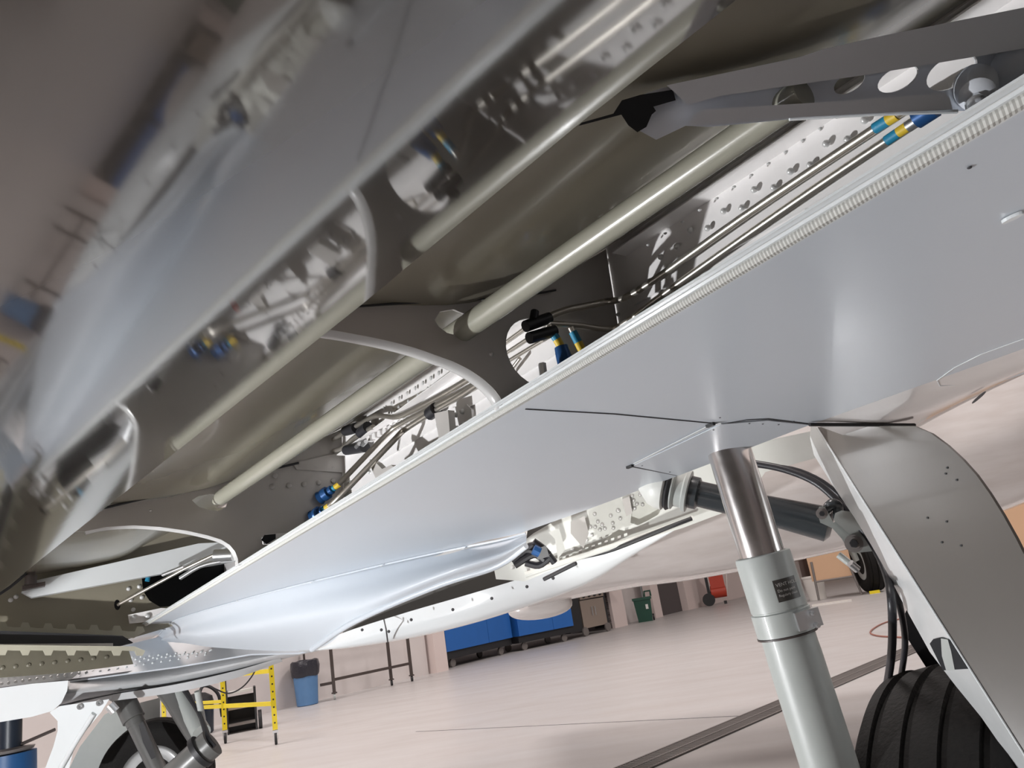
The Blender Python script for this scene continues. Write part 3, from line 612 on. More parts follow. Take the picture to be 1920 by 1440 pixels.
lathe('boss_bolt', A_(1830, 190, -.02), (A_(1838, 215, -.04)-A_(1826, 182, -.01)), [(0, .011), (.008, .011), (.008, .0085), (.02, .0085), (.02, .004), (.03, .004)], ALU, arm, 12)
tube('arm_lug', [A_(1856, 160, .02), A_(1895, 128, .0), A_(1990, 60, -.02)], .021, ARMM, arm, 20)
tube('arm_lug', [A_(1905, 195, .04), A_(1980, 150, .02)], .014, WHITE, arm, 16)
plate('dark_stop', [A_(*q, -.02) for q in ((1166, 188), (1200, 178), (1262, 168), (1267, 188), (1225, 200), (1230, 208), (1222, 215), (1212, 238), (1195, 248), (1178, 235), (1165, 215), (1100, 232), (1085, 236), (1090, 230), (1150, 213))], rayw(1200, 200)*.02, DARK, arm, label='black rubber stop at the arm end')
plate('dark_stop', [A_(*q, .05) for q in ((1800, 225), (1815, 250), (1860, 225), (1855, 200))], rayw(1830, 220)*.01, DARK, arm)
lathe('bearing_ring', A_(1850, 12, .25), -rayw(1850, 12), [(0, .075), (.03, .075), (.03, .045), (0, .045)], ACT, arm, 24)
tube('edge_slat', [A_(1310, 165, .1), A_(1420, 108, .1), A_(1560, 20, .1), A_(1600, -10, .1)], .012, COVE, arm, 8)

# ================================================================ MAIN LANDING GEAR (near)
lg = root('landing_gear', 'main landing gear leg with polished chrome piston and grey sleeve', 'landing gear', Zp(1640, 1700))
st, sb = D(1368, 848, 1.85), D(1556, 1440, 1.68); sd = (sb-st).normalized(); SL = (sb-st).length
def on_strut(y):   # parameter along strut where it projects to image row y
    lo, hi = -.5, 1.5
    for _ in range(40):
        t = (lo+hi)/2; P = st+(sb-st)*t; r = P-CAM; cx = Vector((r.dot(d2w((1, 0, 0))), r.dot(d2w((0, 1, 0))), r.dot(d2w((0, 0, 1)))))
        if cx.y/cx.z*FPX+720 < y: lo = t
        else: hi = t
    return t*SL
a1, a2, a3, a4, a5 = on_strut(1042), on_strut(1140), on_strut(1186), on_strut(1500), on_strut(1012)
lathe('chrome_piston', st-sd*.25, sd, [(0, .0515), (a1+.27, .0515)], CHROME, lg, 48, label='polished chrome piston tube')
lathe('upper_sleeve', st, sd, [(a1+.005, .052), (a1-.004, .056), (a1-.002, .0625), (a1+.004, .064), (a2, .064), (a2+.001, .062), (a2+.02, .062)], GEAR, lg, 48)
lathe('clamp_band', st, sd, [(a2+.004, .0625), (a2+.006, .0665), (a3, .0665), (a3+.001, .060)], GEAR, lg, 48)
lathe('band_bead', st, sd, [(a3, .061), (a3+.001, .068), (a3+.005, .068), (a3+.006, .060)], BROWN, lg, 40)
lathe('lower_cylinder', st, sd, [(a3-.01, .0605), (a3+.03, .0605), (a3+.05, .0612), (a4, .0612), (a4+.25, .0612), (a4+.26, .04)], GEAR, lg, 48)
side = (D(1500, 1140, 1.6)-D(1440, 1140, 1.68)).normalized(); side = (side-sd*side.dot(sd)).normalized()
view = (CAM-(st+sd*a3)).normalized(); view = (view-sd*view.dot(sd)).normalized(); rgt = sd.cross(view); 
if rgt.dot(d2w((1, 0, 0))) < 0: rgt = -rgt
q0 = st+sd*(a2+.010)+(view*.9+rgt*.42).normalized()*.066
mk('clamp_block', *g_box(q0-rgt*.004, rgt*.052-view*.025, sd*(a3-a2-.016), view*.012+rgt*.004), ALU, lg)
for t in (.01, a3-a2-.02): lathe('clamp_bolt', q0+rgt*.035+sd*t-view*.01, rgt*.3+view, [(0, .006), (.016, .006), (.016, .004), (.022, .004)], ALU, lg, 10)
# placard wrapped on the sleeve
def sleeve(ang, t, r): return st+sd*t+(view*math.cos(ang)+rgt*math.sin(ang))*r
tp = on_strut(1086); th = .048; rows = [[sleeve(a, tp+t, .0646) for a in [.05+k*.1 for k in range(10)]] for t in (0, th)]
v, f = g_loft(rows, 1, 1, th=None); mk('placard', v, f, PLAC, lg, smooth=True, label='small black placard with pale lettering')
def curved_text(txt, t, size, ang0):
    cu = bpy.data.curves.new('txt', 'FONT'); cu.body = txt; cu.size = size; cu.resolution_u = 2
    o = bpy.data.objects.new('txt', cu); scene.collection.objects.link(o); dg = bpy.context.evaluated_depsgraph_get(); me = o.evaluated_get(dg).to_mesh()
    vs = [sleeve(ang0+p.co.x/.0646, t-p.co.y, .0652) for p in me.vertices]; fs = [tuple(p.vertices) for p in me.polygons]
    o.to_mesh_clear(); bpy.data.objects.remove(o); return vs, fs
g = MB()
for txt, t, sz in (('VENT HOLES', tp+.015, .0105), ('Do not paint', tp+.027, .0085), ('Regularly check', tp+.037, .0075)): g.add(*curved_text(txt, t, sz, .12))
g.make('placard_lettering', TXT, lg)
# actuator crossing behind the piston
ac0, ac1 = D(1268, 916, 2.15), D(1560, 985, 2.0); ad = (ac1-ac0).normalized(); AL = (ac1-ac0).length
lathe('side_actuator', ac0, ad, [(0, .035), (.02, .045), (.06, .045), (.065, .036), (AL*.5, .037), (AL*.97, .046), (AL, .03)], ACT, lg, 32, label='dark slate side actuator')
lathe('actuator_collar', ac0-ad*.02, ad, [(0, .03), (0, .058), (.015, .06), (.02, .050), (.04, .05), (.045, .058), (.055, .058), (.06, .03)], GEAR, lg, 32)
lathe('trunnion_housing', ac0-ad*.10, ad, [(0, .03), (.03, .06), (.05, .068), (.07, .068), (.08, .05)], WELL, lg, 28)
lathe('black_gaiter', ac0-ad*.025, ad, [(0, .06), (.008, .066), (.016, .06), (.018, .04)], BLACK, lg, 28)
# bracket lug
bd_ = 1.92
plate('lug_bracket', [D(x, y, bd_) for x, y in ((1532, 960), (1536, 950), (1548, 950), (1556, 968), (1562, 980), (1600, 962), (1660, 990), (1670, 1030), (1612, 1036), (1590, 1030), (1578, 1010), (1560, 990), (1538, 980))], rayw(1600, 1000)*.03, GEAR, lg, label='pale grey lug bracket')
plate('lug_ear', [D(x, y, bd_-.02) for x, y in ((1563, 975), (1566, 962), (1578, 957), (1640, 965), (1640, 985), (1590, 1000))], rayw(1600, 1000)*.012, GEAR, lg)
for (x, y, r) in ((1541, 963, .014), (1601, 1019, .022)):
    lathe('pivot_nut', D(x, y, bd_-.005), -rayw(x, y), [(0, r), (.006, r), (.006, r*.7), (.016, r*.7)], GRATEM, lg, 18); lathe('nut', D(x, y, bd_-.02), -rayw(x, y), [(0, r*.5), (.012, r*.45)], BLACK, lg, 6)
tube('swivel_elbow', [D(1548, 958, bd_+.02), D(1558, 946, bd_), D(1570, 948, bd_), D(1572, 972, bd_)], .013, ACT, lg, 12, 4)
tube('drag_link', [D(1572, 1040, 2.0), D(1598, 1060, 1.98)], .009, GEAR, lg); tube('link_end', [D(1594, 1056, 1.95), D(1608, 1068, 1.95)], .010, ALU, lg)
# hoses
tube('brake_hose', [D(1410, 868, 2.1), D(1470, 880, 2.05), D(1530, 905, 2.0), D(1580, 950, 1.95), D(1630, 1010, 1.9), D(1660, 1070, 1.8), D(1672, 1130, 1.7), D(1672, 1220, 1.8), D(1662, 1290, 2.0), D(1650, 1340, 2.15)], .0095, HOSE, lg, 12, 5, label='black brake hose nearer the piston')
tube('brake_hose', [D(1420, 872, 2.12), D(1500, 884, 2.08), D(1570, 925, 2.02), D(1640, 1010, 1.95), D(1668, 1065, 1.85), D(1686, 1130, 1.75), D(1697, 1200, 1.85), D(1690, 1265, 2.0), D(1680, 1320, 2.15)], .0075, HOSE, lg, 12, 5)
plate('drag_brace', [D(x, y, 1.95) for x, y in ((1697, 1150), (1706, 1130), (1720, 1160), (1790, 1275), (1770, 1290), (1742, 1260), (1700, 1195))], rayw(1740, 1220)*.03, BLACK, lg)
# ================================================================ WHEEL (near)
def wheel(rt_, centre, axle, R, Wd, nm='tyre', hub=GEAR, grooves=4, seg=96):
    axle = Vector(axle).normalized(); h = Wd/2; prof = []
    prof += [(-h*.75, R*.55), (-h*.95, R*.66), (-h, R*.78), (-h*.96, R*.88), (-h*.84, R*.95)]
    if grooves:
        gs = [lerp(-.62, .62, i/(grooves-1)) for i in range(grooves)]; c_ = lambda t: R*(1-.055*(abs(t)/.84)**2.2)
        for g_ in gs: prof += [(h*(g_-.055), c_(g_)), (h*(g_-.04), c_(g_)-.014), (h*(g_+.04), c_(g_)-.014), (h*(g_+.055), c_(g_))]
    prof += [(h*.84, R*.95), (h*.96, R*.88), (h, R*.78), (h*.95, R*.66), (h*.75, R*.55)]
    lathe(nm, centre, axle, prof, TYRE, rt_, seg)
    if hub: lathe('wheel_hub', centre, axle, [(-h*.7, .02), (-h*.7, R*.3), (-h*.85, R*.5), (-h*.8, R*.56), (h*.8, R*.56), (h*.85, R*.5), (h*.7, R*.3), (h*.7, .02)], hub, rt_, 40)
R_ = .45; wr = root('main_wheel', 'large black tyre with grooved tread below the tilted gear door', 'wheel', Zp(1760, 1700))
dirv = rayw(1760, 1400); dirh = Vector((dirv.x, dirv.y, 0)).normalized(); axl = Vector((dirh.y, -dirh.x, 0)); axl = (axl*math.cos(.36)-dirh*math.sin(.36)).normalized()
top = D(1790, 1262, 1.78); wc = Vector((top.x, top.y, R_))+dirh*.05
wr.location = (wc.x, wc.y, 0); wheel(wr, wc, axl, R_, .36)

# ================================================================ GEAR DOOR (right)
gd = root('gear_door', 'large flat grey landing gear door hanging at the right edge', 'gear door', D(1700, 1000, 1.6))
dn_ = (D(1525, 800, 1.86), D(1900, 1050, 1.45), D(1760, 1180, 1.55)); DNn = (dn_[1]-dn_[0]).cross(dn_[2]-dn_[0]).normalized()
def G_(x, y, o=0.): return onpl(x, y, dn_[0]+DNn*o, DNn)
if DNn.dot(CAM-dn_[0]) < 0: DNn = -DNn
outd = [(1531, 801), (1600, 799), (1715, 799), (1745, 812), (1775, 834), (1805, 862), (1830, 890), (1855, 925), (1880, 965), (1905, 1010), (1930, 1060), (1990, 1180), (2040, 1330), (2060, 1470), (1955, 1470), (1930, 1430), (1840, 1288), (1750, 1146), (1660, 1004), (1570, 862)]
DOORM = mat('door_grey_gloss', (.165, .152, .138), .2, coat=.3, noise=.12, nscale=3)
plate('door_panel', [G_(*q) for q in outd], -DNn*.012, DOORM, gd)
fl = [(1531, 801), (1570, 862), (1660, 1004), (1750, 1146), (1840, 1288), (1930, 1430), (1955, 1470)]
fl2 = [(1520, 799), (1526, 853), (1603, 972), (1667, 1080), (1743, 1222), (1840, 1345), (1930, 1478)]
loft('door_return_flange', [[G_(*q, -.002) for q in fl], [G_(x, y, -.10 if i else -.03) for i, (x, y) in enumerate(fl2)]], FLANGEM, gd, 2, 1, th=-DNn*.004, label='bare metal return flange down the door edge')
tube('door_bead', [G_(x, y, 0.001) for x, y in fl], .0022, WHITE, gd, 8, 4)
def Fl(x, y, e): return G_(x, y, -.10*min(max((1750+(y-1146)*.634-x)/62, 0), 1)+e)
mk('flange_dark_patch', [Fl(x, y, .003) for x, y in ((1743, 1207), (1750, 1198), (1765, 1195), (1783, 1201), (1808, 1240), (1816, 1254), (1768, 1257), (1752, 1225))], [tuple(range(8))], DARK, gd)  # dark face laid on the flange, paints the darkness of a hole
mk('flange_link', [Fl(x, y, .006) for x, y in ((1764, 1197), (1777, 1199), (1783, 1220), (1790, 1256), (1774, 1257), (1766, 1230))], [tuple(range(6))], GEAR, gd)
for x, y in ((1739, 971), (1775, 978), (1766, 1017), (1802, 1023), (1773, 888), (1776, 877), (1794, 900)): lathe('screw', G_(x, y, .001), DNn, [(-.004, .0022), (.0012, .0022), (.0014, 0)], BLACK, gd, 8)

# ================================================================ FAR LANDING GEAR (lower left)
fg = root('landing_gear', 'grey landing gear strut and torque arm under the far belly', 'landing gear', Zp(300, 1460)*0+Vector((D(300, 1400, 5).x, D(300, 1400, 5).y, 0)))
q0, q1 = D(218, 1280, 5.35), D(304, 1460, 5.1)
sdv = (q1-q0).normalized(); lathe('strut_head', q0, sdv, [(0, .07), (.29, .073), (.292, .06), (.33, .06)], MIDG, fg, 28)
lathe('strut_cylinder', q0, sdv, [(.15, .056), ((q1-q0).length+.25, .056)], MIDG, fg, 28)
plate('strut_guard', [D(x, y, 5.0) for x, y in ((260, 1360), (268, 1353), (285, 1395), (292, 1420), (284, 1424), (268, 1392))], rayw(270, 1390)*.02, BLACK, fg)
tube('torque_arm', [D(305, 1270, 5.4), D(330, 1310, 5.3), D(362, 1368, 5.1), D(388, 1412, 4.95)], .095, MIDG, fg, 16, 5, r2=.05)
tube('torque_arm', [D(320, 1275, 5.4), D(352, 1330, 5.2), D(378, 1375, 5.0)], .06, GEAR, fg, 14, 4)
tube('brake_unit', [D(398, 1392, 4.55), D(345, 1440, 4.5), D(325, 1458, 4.5)], .085, MIDG, fg, 20); lathe('brake_flange', D(380, 1406, 4.53), D(345, 1440, 4.5)-D(398, 1392, 4.55), [(0, .1), (.03, .1), (.03, .08)], BLACK, fg, 20)
tube('gear_hose', [D(335, 1280, 5.3), D(372, 1335, 4.9), D(388, 1380, 4.55), D(402, 1400, 4.5)], .014, HOSE, fg, 8, 4); tube('gear_hose', [D(345, 1285, 5.3), D(380, 1350, 4.85), D(395, 1390, 4.55)], .01, HOSE, fg, 8, 4)
tube('tie_rod', [D(205, 1322, 4.7), D(216, 1334, 4.7)], .03, ALU, fg); tube('belly_stub', [D(370, 1296, 4.9), D(380, 1350, 4.9)], .02, GEAR, fg)
fw_ = root('far_wheel', 'small black tyre behind the far gear strut at the bottom', 'wheel', (0, 0, 0))
tc_ = D(295, 1500, 5.5); dh = Vector((tc_.x, tc_.y, 0)).normalized(); fw_.location = (tc_.x, tc_.y, 0)
wheel(fw_, Vector((tc_.x, tc_.y, .40)), dh*.9+Vector((dh.y, -dh.x, 0))*.3, .40, .24, hub=MIDG, grooves=3, seg=64)
# far gear door: white leg plate with a folded panel behind
fd = root('gear_door', 'white tapered gear door leg beside the far strut', 'gear door', D(130, 1380, 4.9))
plate('door_leg', [D(x, y, 4.85) for x, y in ((93, 1336), (112, 1324), (205, 1311), (190, 1335), (165, 1365), (140, 1400), (128, 1445), (110, 1480), (70, 1480), (85, 1440), (100, 1400), (108, 1370), (108, 1352))], rayw(140, 1370)*.05, WHITE, fd)
tube('door_rib', [D(176, 1338, 4.84), D(140, 1395, 4.84), D(108, 1450, 4.84)], .016, WHITE, fd, 10)
for x, y in ((150, 1325), (186, 1318)): lathe('grommet', D(x, y, 4.84), -rayw(x, y), [(0, .02), (.01, .018), (.01, .008), (0, .006)], ALU, fd, 12)
plate('door_inner_panel', [D(x, y, 5.95) for x, y in ((196, 1340), (215, 1330), (300, 1308), (300, 1460), (110, 1480), (150, 1400))], rayw(200, 1400)*.02, GEAR, fd)

# ================================================================ HANGAR CONTENTS
def vert(p): return Vector((p.x, p.y, 0))
def post(name, pt, base_px, top_px, w_, m, par, **k):
    pass
# yellow rolling stand
def axes(p):
    f_ = Vector((p.x, p.y, 0)).normalized(); return Vector((f_.y, -f_.x, 0)), f_
A0 = Zp(518, 1396); B0 = Zp(424, 1396); rx = (A0-B0); 
ys = root('rolling_stand', 'yellow perforated steel scaffold stand on casters', 'stand', A0)
def yh(p, x, y):  # height at which vertical line over p projects nearest row y
    best = None
    for i in range(600):
        z = i*.005; r = p+Z*z-CAM; c_ = Vector((r.dot(d2w((1, 0, 0))), r.dot(d2w((0, 1, 0))), r.dot(d2w((0, 0, 1))))); e = abs(c_.y/c_.z*FPX+720-y)
        if best is None or e < best[0]: best = (e, z)
    return best[1]
yx, yf = axes(A0)
hA = yh(A0, 0, 1246)+.05; mA = yh(A0, 0, 1319); tA = yh(A0, 0, 1258)
B0 = Zp(423, 1394); C1 = Zp(309, 1392)
for P, h in ((A0, hA), (B0, hA), (C1, hA*.95)):
    g = MB(); g.add(*g_cbox(P+Z*(.17+(h-.17)/2), yx*.06, yf*.05, Z*(h-.17))); g.make('post', YEL, ys)
    g = MB()
    for k in range(12): g.add(*g_lathe(P+Z*(.25+k*.09)-yf*.0255, -yf, [(0, .011), (.001, .011), (.0012, 0)], 8))
    g.make('post_holes', BLACK, ys, kind='stuff')
    lathe('caster_wheel', P+Z*.07-yx*.016+yx*.0, yx, [(0, .03), (0, .066), (.008, .07), (.024, .07), (.032, .066), (.032, .03)], BLACK, ys, 20)
    g = MB(); g.add(*g_cbox(P+Z*.15, yx*.07, yf*.07, Z*.03)); g.add(*g_cbox(P+Z*.1+yx*.026, yx*.006, yf*.04, Z*.09)); g.add(*g_cbox(P+Z*.1-yx*.026, yx*.006, yf*.04, Z*.09)); g.make('caster_fork', ALU, ys)
def rail(a, b_, za, zb, m, par, wd_=.05, name='rail'):
    a, b_ = a+Z*za, b_+Z*zb; d_ = b_-a; n_ = Vector((d_.y, -d_.x, 0)).normalized()*.03; mk(name, *g_box(a-n_/2-Z*wd_/2, d_, n_, Z*wd_), m, par)
rail(A0, B0, tA, tA, YEL, ys); rail(A0, B0, mA, mA, YEL, ys); rail(B0, B0+(B0-A0)*.45, mA, mA, YEL, ys); rail(B0, C1, mA+.06, mA+.06, YEL, ys, .04)
tube('hanging_cable', [D(481, 1242, 8.6), D(476, 1262, 8.6), D(455, 1288, 8.6), D(428, 1300, 8.6), D(400, 1290, 8.6)], .008, HOSE, ys, 8, 6)
# step stool with a bag
sx, sf = None, None
P = Zp(455, 1372); sx, sf = axes(P)
ss = root('step_stool', 'black folding step stool with silver treads behind yellow stand', 'step stool', P)
for k, (z, y_) in enumerate(((.12, 0.), (.34, .1), (.56, .2))):
    mk('tread', *g_cbox(P+Z*z+sf*y_, sx*(.40-.03*k), sf*.16, Z*.035), (GRATEM, STEEL, BANDW)[k], ss)
for s_ in (-1, 1): mk('side_rail', *g_cbox(P+Z*.3+sf*.1+sx*s_*.2, sx*.03, sf*.36, Z*.6), BLACK, ss)
mk('back_panel', *g_cbox(P+Z*.25+sf*.26, sx*.4, sf*.03, Z*.5), BLACK, ss)
lathe('rubber_roller', P+sx*.23+Z*.13, sx, [(0, .13), (.05, .13), (.05, .0)], BLACK, ss, 16)
P = Zp(394, 1380)+yf*.55-yx*.2
vc = root('shop_vacuum', 'dark navy shop vacuum half hidden behind the far gear', 'vacuum', P)
lathe('tank', P, Z, [(0, .2), (.02, .22), (.45, .24), (.46, .2)], NAVY, vc, 24); lathe('lid', P+Z*.46, Z, [(0, .24), (.08, .22), (.14, .12), (.16, 0)], BLACK, vc, 24)
lathe('caster_wheel', P-sf*.2+Z*.05+sx*.1, sx, [(0, .05), (.03, .05)], BLACK, vc, 12); tube('hose', [P+Z*.5-sf*.1, P+Z*.7+sx*.1, P+Z*.55+sx*.3, P+Z*.2+sx*.35], .025, HOSE, vc, 8, 6)
P = Zp(392, 1362)
rk = root('equipment_rack', 'dark steel equipment rack behind the yellow stand', 'rack', P)
for s_ in (0, .28): mk('upright', *g_cbox(P+Z*.6+sx*s_, sx*.05, sf*.05, Z*1.2), (GEAR, BLACK)[s_ > 0], rk)
mk('shelf', *g_cbox(P+Z*1.1+sx*.1, sx*.5, sf*.35, Z*.12), BLACK, rk); mk('control_box', *g_cbox(P+Z*.75+sx*.14, sx*.2, sf*.1, Z*.4), BANDW, rk)
# blue bin with bag
P = Zp(577, 1322)+0*Z; bxx, bf = axes(P)
bn = root('trash_bin', 'round blue plastic trash bin lined with a black bag', 'bin', P)
hb = yh(P, 0, 1238); lathe('bin_body', P, Z, [(0, .17), (.01, .19), (hb*.72, .225), (hb*.73, .2)], BINB, bn, 32)
v, f = g_lathe(P, Z, [(hb*.64, .235), (hb*.7, .25), (hb*.85, .26), (hb*.98, .245), (hb, .22), (hb*.93, .16)], 32)
v = [x+Vector((math.sin(i*1.7), math.cos(i*2.3), math.sin(i*.9)))*.008 for i, x in enumerate(v)]; mk('bin_bag', v, f, BAG, bn, smooth=True)
mk('broom_handle', *g_cbox(P+Z*(hb+.03)+bf*.3, bxx*.04, bf*.04, Z*.3), BROWN, bn)
# brown rolling frame
rf = root('rolling_bench_frame', 'brown steel bench frame on casters against the wall', 'bench', Zp(690, 1295))
LB = [(628, 1312), (735, 1286), (773, 1278)]
for x, y in LB:
    P = Zp(x, y); mk('leg', *g_cbox(P+Z*.62, bxx*.06, bf*.06, Z*1.0), BROWN, rf); lathe('caster_wheel', P+Z*.06-bxx*.02, bxx, [(0, .02), (0, .055), (.04, .055), (.04, .02)], GEAR if x < 640 else BLACK, rf, 16)
    mk('caster_plate', *g_cbox(P+Z*.12, bxx*.1, bf*.1, Z*.02), BROWN, rf)
rail(Zp(628, 1312), Zp(773, 1278), .35, .35, BROWN, rf, .05); rail(Zp(603, 1317), Zp(628, 1312), .3, .3, BROWN, rf, .05); rail(Zp(628, 1312), Zp(773, 1278), 1.1, 1.1, BROWN, rf, .05)
# blue carts
def cart(name, label, xa, ya, xb, yb, ytop, dep, wh):
    a, b_ = Zp(xa, ya), Zp(xb, yb); d_ = b_-a; n_ = Vector((-d_.y, d_.x, 0)).normalized()
    if n_.y < 0: n_ = -n_
    r = root(name, label, 'cart', a, 'blue carts in the alcove'); zt = 1.55
    mk('cart_body', *g_box(a+Z*.36, d_*.62, n_*dep, Z*(zt-.36)), CARTB, r); mk('cart_body', *g_box(a+d_*.625+Z*.36, d_*.375, n_*dep, Z*(zt-.36)), CARTB, r)
    mk('base_frame', *g_box(a+Z*.19+n_*.05, d_, n_*(dep-.1), Z*.17), BLACK, r)
    for t in (.12, .85):
        for q in (.12, .8): lathe('caster_wheel', a+d_*t+n_*dep*q+Z*.095-d_.normalized()*.0, n_, [(0, .03), (0, .095), (.05, .095), (.05, .03)], GRATEM, r, 18)
    return r
cart('storage_cart', 'blue steel storage cart beside the white pillar', 842, 1254, 965, 1223, 0, 1.0, 1)
cart('storage_cart', 'blue steel storage cart nearest the barbecue grill', 978, 1221, 1080, 1199, 0, 1.0, 1)
# grill
a, b_ = Zp(1098, 1193), Zp(1142, 1183); d_ = b_-a; n_ = Vector((-d_.y, d_.x, 0)).normalized(); n_ = n_ if n_.y > 0 else -n_
gr = root('barbecue_grill', 'stainless barbecue grill with knobs standing in the dark alcove', 'grill', a)
mk('cabinet', *g_box(a+Z*.2, d_, n_*.5, Z*.75), STEEL, gr); mk('control_panel', *g_box(a+Z*.98-n_*.03, d_, n_*.1, Z*.16), STEEL, gr); mk('side_frame', *g_box(a+d_*1.0+Z*.1, d_*.08, n_*.5, Z*1.05), BLACK, gr)
mk('top_shelf', *g_box(a-d_*.5+Z*1.16, d_*2.2, n_*.55, Z*.05), BLACK, gr); mk('side_cabinet', *g_box(a-d_*.55+Z*.15, d_*.5, n_*.5, Z*.95), BLACK, gr)
for k in range(4): lathe('knob', a+d_*(.15+.23*k)+Z*1.06-n_*.03, -n_, [(0, .05), (.03, .045), (.03, 0)], BLACK, gr, 12)
for t in (.0, .95): lathe('grill_wheel', a+d_*t+Z*.12-n_*.05, n_, [(0, .05), (0, .12), (.05, .12), (.05, .05)], GRATEM, gr, 16)
for k in (.42, .55): tube('door_handle', [a+d_*k+Z*.5-n_*.03, a+d_*k+Z*.75-n_*.03], .012, ALU, gr, 8)
# green wheeled bin
P = Zp(1211, 1165); gx, gf = axes(P)
gb = root('wheelie_bin', 'dark green wheeled bin by the dark doorway', 'bin', P); hg = yh(P, 0, 1120)
v, f = g_box(P-gx*.22-gf*.22, gx*.44, gf*.44, Z*hg*.9); v = [p if i < 4 else P+Z*hg*.9+(p-P-Z*hg*.9)*1.22 for i, p in enumerate(v)]; mk('bin_body', v, f, GREENB, gb)
mk('bin_lid', *g_cbox(P+Z*hg*.94, gx*.6, gf*.6, Z*.07), GREENB, gb); tube('lid_handle', [P+gx*.1+Z*hg, P+gx*.12+Z*(hg+.16), P+gx*.3+Z*(hg+.16), P+gx*.3+Z*hg], .03, GREENB, gb, 8)
mk('sticker', *g_cbox(P+gx*.12-gf*.27+Z*hg*.6, gx*.08, gf*.01, Z*.14), BANDW, gb); lathe('bin_wheel', P+gx*.24+Z*.1, gx, [(0, .1), (.05, .1)], BLACK, gb, 14)
# red machine
P = Zp(1345, 1134); gx, gf = axes(P)
cp = root('air_compressor', 'small red wheeled compressor against the pink wall', 'machine', P)
lathe('tank', P+Z*.45-gx*.15, gx, [(0, .0), (.03, .22), (.55, .22), (.58, 0)], REDP, cp, 24); mk('motor_housing', *g_cbox(P+Z*.85+gx*.15, gx*.5, gf*.4, Z*.55), REDP, cp)
lathe('wheel', P-gx*.25-gf*.2+Z*.22, gf, [(0, .08), (0, .22), (.08, .22), (.08, .08)], BLACK, cp, 20); mk('frame', *g_cbox(P+Z*.65-gx*.2, gx*.1, gf*.3, Z*1.2), BLACK, cp); tube('push_handle', [P+gx*.4+Z*.3, P+gx*.55+Z*1.05], .03, BUCK, cp, 8)
mk('foot', *g_cbox(P+Z*.05+gx*.3, gx*.1, gf*.3, Z*.1), BLACK, cp)
# bucket, table, nose wheel, board
P = Zp(1534, 1124); bk = root('bucket', 'white plastic bucket standing on the floor near the folding table', 'bucket', P)
hk = yh(P, 0, 1080); rk_ = .17*P.length/14; lathe('bucket_body', P, Z, [(0, rk_*.8), (hk, rk_), (hk, rk_*.9), (.02, rk_*.75)], BUCK, bk, 24); lathe('bucket_rim', P, Z, [(hk*.9, rk_), (hk*.92, rk_*1.06), (hk*.98, rk_*1.06), (hk, rk_)], BUCK, bk, 24)
P = Zp(1572, 1121); gx, gf = axes(P); k_ = P.length/14
tb_ = root('folding_table', 'folding table with an orange top tipped toward the camera', 'table', P)
mk('table_top', *g_cbox(P+Z*.8*k_*.7, gx*.66*k_, gf*.04, Z*.5*k_), ORANGE, tb_)
for s_ in (-.3, .3): tube('leg', [P+gx*(s_*.9)*k_-gf*.03+Z*.62*k_, P+gx*(s_+(.06 if s_ > 0 else 0))*k_-gf*.03+Z*.01], .02*k_, GRATEM, tb_, 8)
tube('stretcher', [P+gx*-.3*k_-gf*.03+Z*.3*k_, P+gx*.3*k_-gf*.03+Z*.3*k_], .015*k_, GRATEM, tb_, 8)
mk('table_frame', *g_cbox(P+Z*.82*k_, gx*.7*k_, gf*.06, Z*.04*k_), GRATEM, tb_)
P = Zp(1640, 1110); gx, gf = axes(P)
nw_ = root('nose_wheel', 'dark narrow aircraft wheel with its strut beyond the bracket', 'wheel', P); rn = .30*P.length/9
wheel(nw_, P+Z*rn, gx*.95+gf*.3, rn, rn*.6, grooves=3, seg=48); tube('wheel_strut', [P-gx*.2+Z*rn*1.1, P-gx*.4+Z*rn*2.0], rn*.12, GEAR, nw_, 12)
mk('wheel_chock', *g_cbox(P-gf*.62+Z*.035, gx*.25, gf*.12, Z*.07), YEL, None, label='small yellow chock in front of the far nose wheel', cat='chock')
mk('floor_board', *g_cbox(Zp(1560, 1132)+Z*.02, gx*.9, gf*.25, Z*.04), BUCK, None, label='flat pale board lying on the floor by the bucket', cat='board')
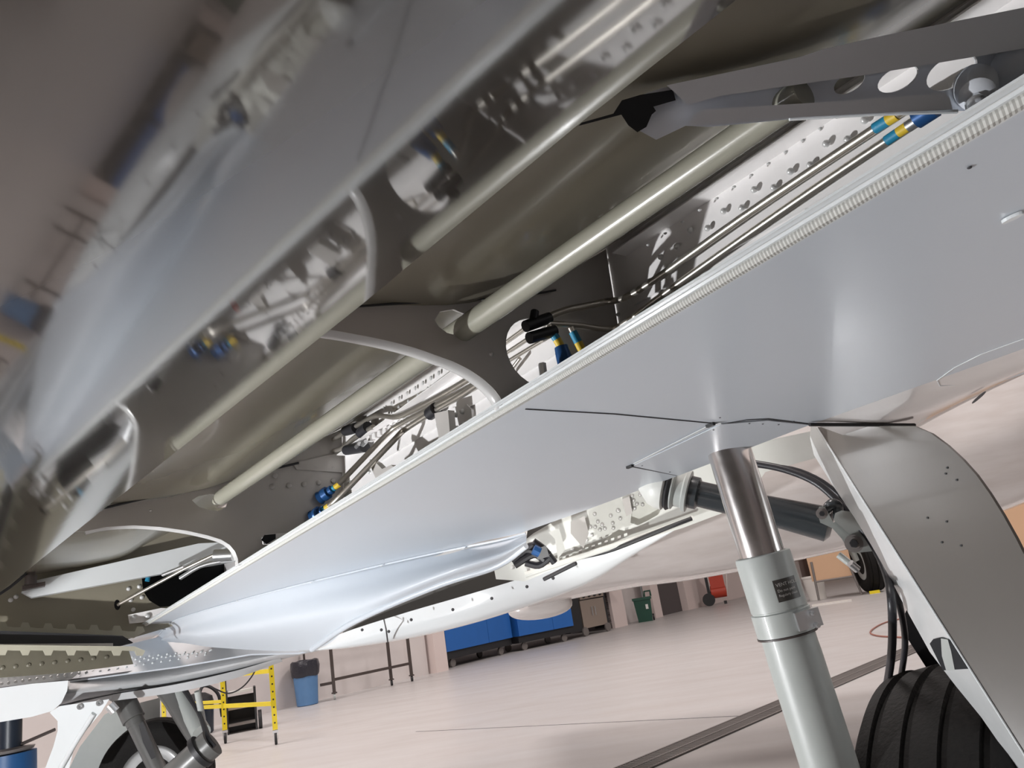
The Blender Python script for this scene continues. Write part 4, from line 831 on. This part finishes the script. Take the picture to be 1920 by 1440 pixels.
# pink low cabinet behind
P0_ = wa+WD*(wt(1400, 1128)); mk('wall_cabinet', *g_box(P0_+WNrm*.4, WD*6, -WNrm*.39, Z*1.0), WALLM, None, label='low dark cabinet run along the far wall behind the gear', cat='cabinet')
P0_ = wa+WD*(wt(1500, 1100)); mk('wall_crate', *g_box(P0_+WNrm*2.0, WD*22, -WNrm*1.2, Z*2.2), ORANGE, None, label='orange tan crate stack beyond the folding table', cat='crate')
c_ = D(1925, 985, 12); c_.z = 0; hx, hf = axes(c_)
mk('shipping_crate', *g_box(c_-hx*.6, hx*2.2, hf*.8, Z*1.5), ORANGE, None, label='tan orange box seen past the rounded door edge', cat='box')
# floor hose loop
pts = [Zp(x, y, .012) for x, y in ((1760, 1152), (1720, 1157), (1690, 1160), (1655, 1169), (1632, 1184), (1645, 1192), (1690, 1195), (1730, 1198))]
v, f = g_tube(pts, .011, 8, 6); mk('floor_hose', v, f, HOSER, None, smooth=True, label='thin reddish hose looping on the floor behind the gear', cat='hose')
# blue jack at lower left
P = D(18, 1440, 5.6); P = Vector((P.x, P.y, 0)); jx, jf = axes(P)
jk = root('aircraft_jack', 'dark blue aircraft jack with a round column at bottom left', 'jack', P)
zt = D(18, 1346, 5.6).z; zb = D(18, 1408, 5.6).z
lathe('column', P+Z*zb, Z, [(0, .075), (zt-zb+.1, .075)], NAVY, jk, 24); lathe('top_plate', P+Z*(zb-.01), Z, [(0, .15), (.02, .16), (.03, .08)], GRATEM, jk, 24)
lathe('jack_base', P, Z, [(0, .3), (.05, .3), (.06, .18), (zb-.02, .17), (zb-.02, .1)], JBLUE, jk, 20); tube('jack_lever', [P+Z*(zb+.01), P+jx*.28+Z*(zb+.09)-jf*.1], .012, BROWN, jk, 8)
# the floor flood lamp that lights the cove (out of frame)
KL = KEY; fl_ = root('flood_lamp', 'small work flood lamp standing on the floor outside the frame', 'lamp', (KL.x, KL.y, 0))
lathe('lamp_stand', (KL.x, KL.y, 0), Z, [(0, .08), (.01, .08), (.015, .012), (max(KL.z-.05, .03), .012)], BLACK, fl_, 16)
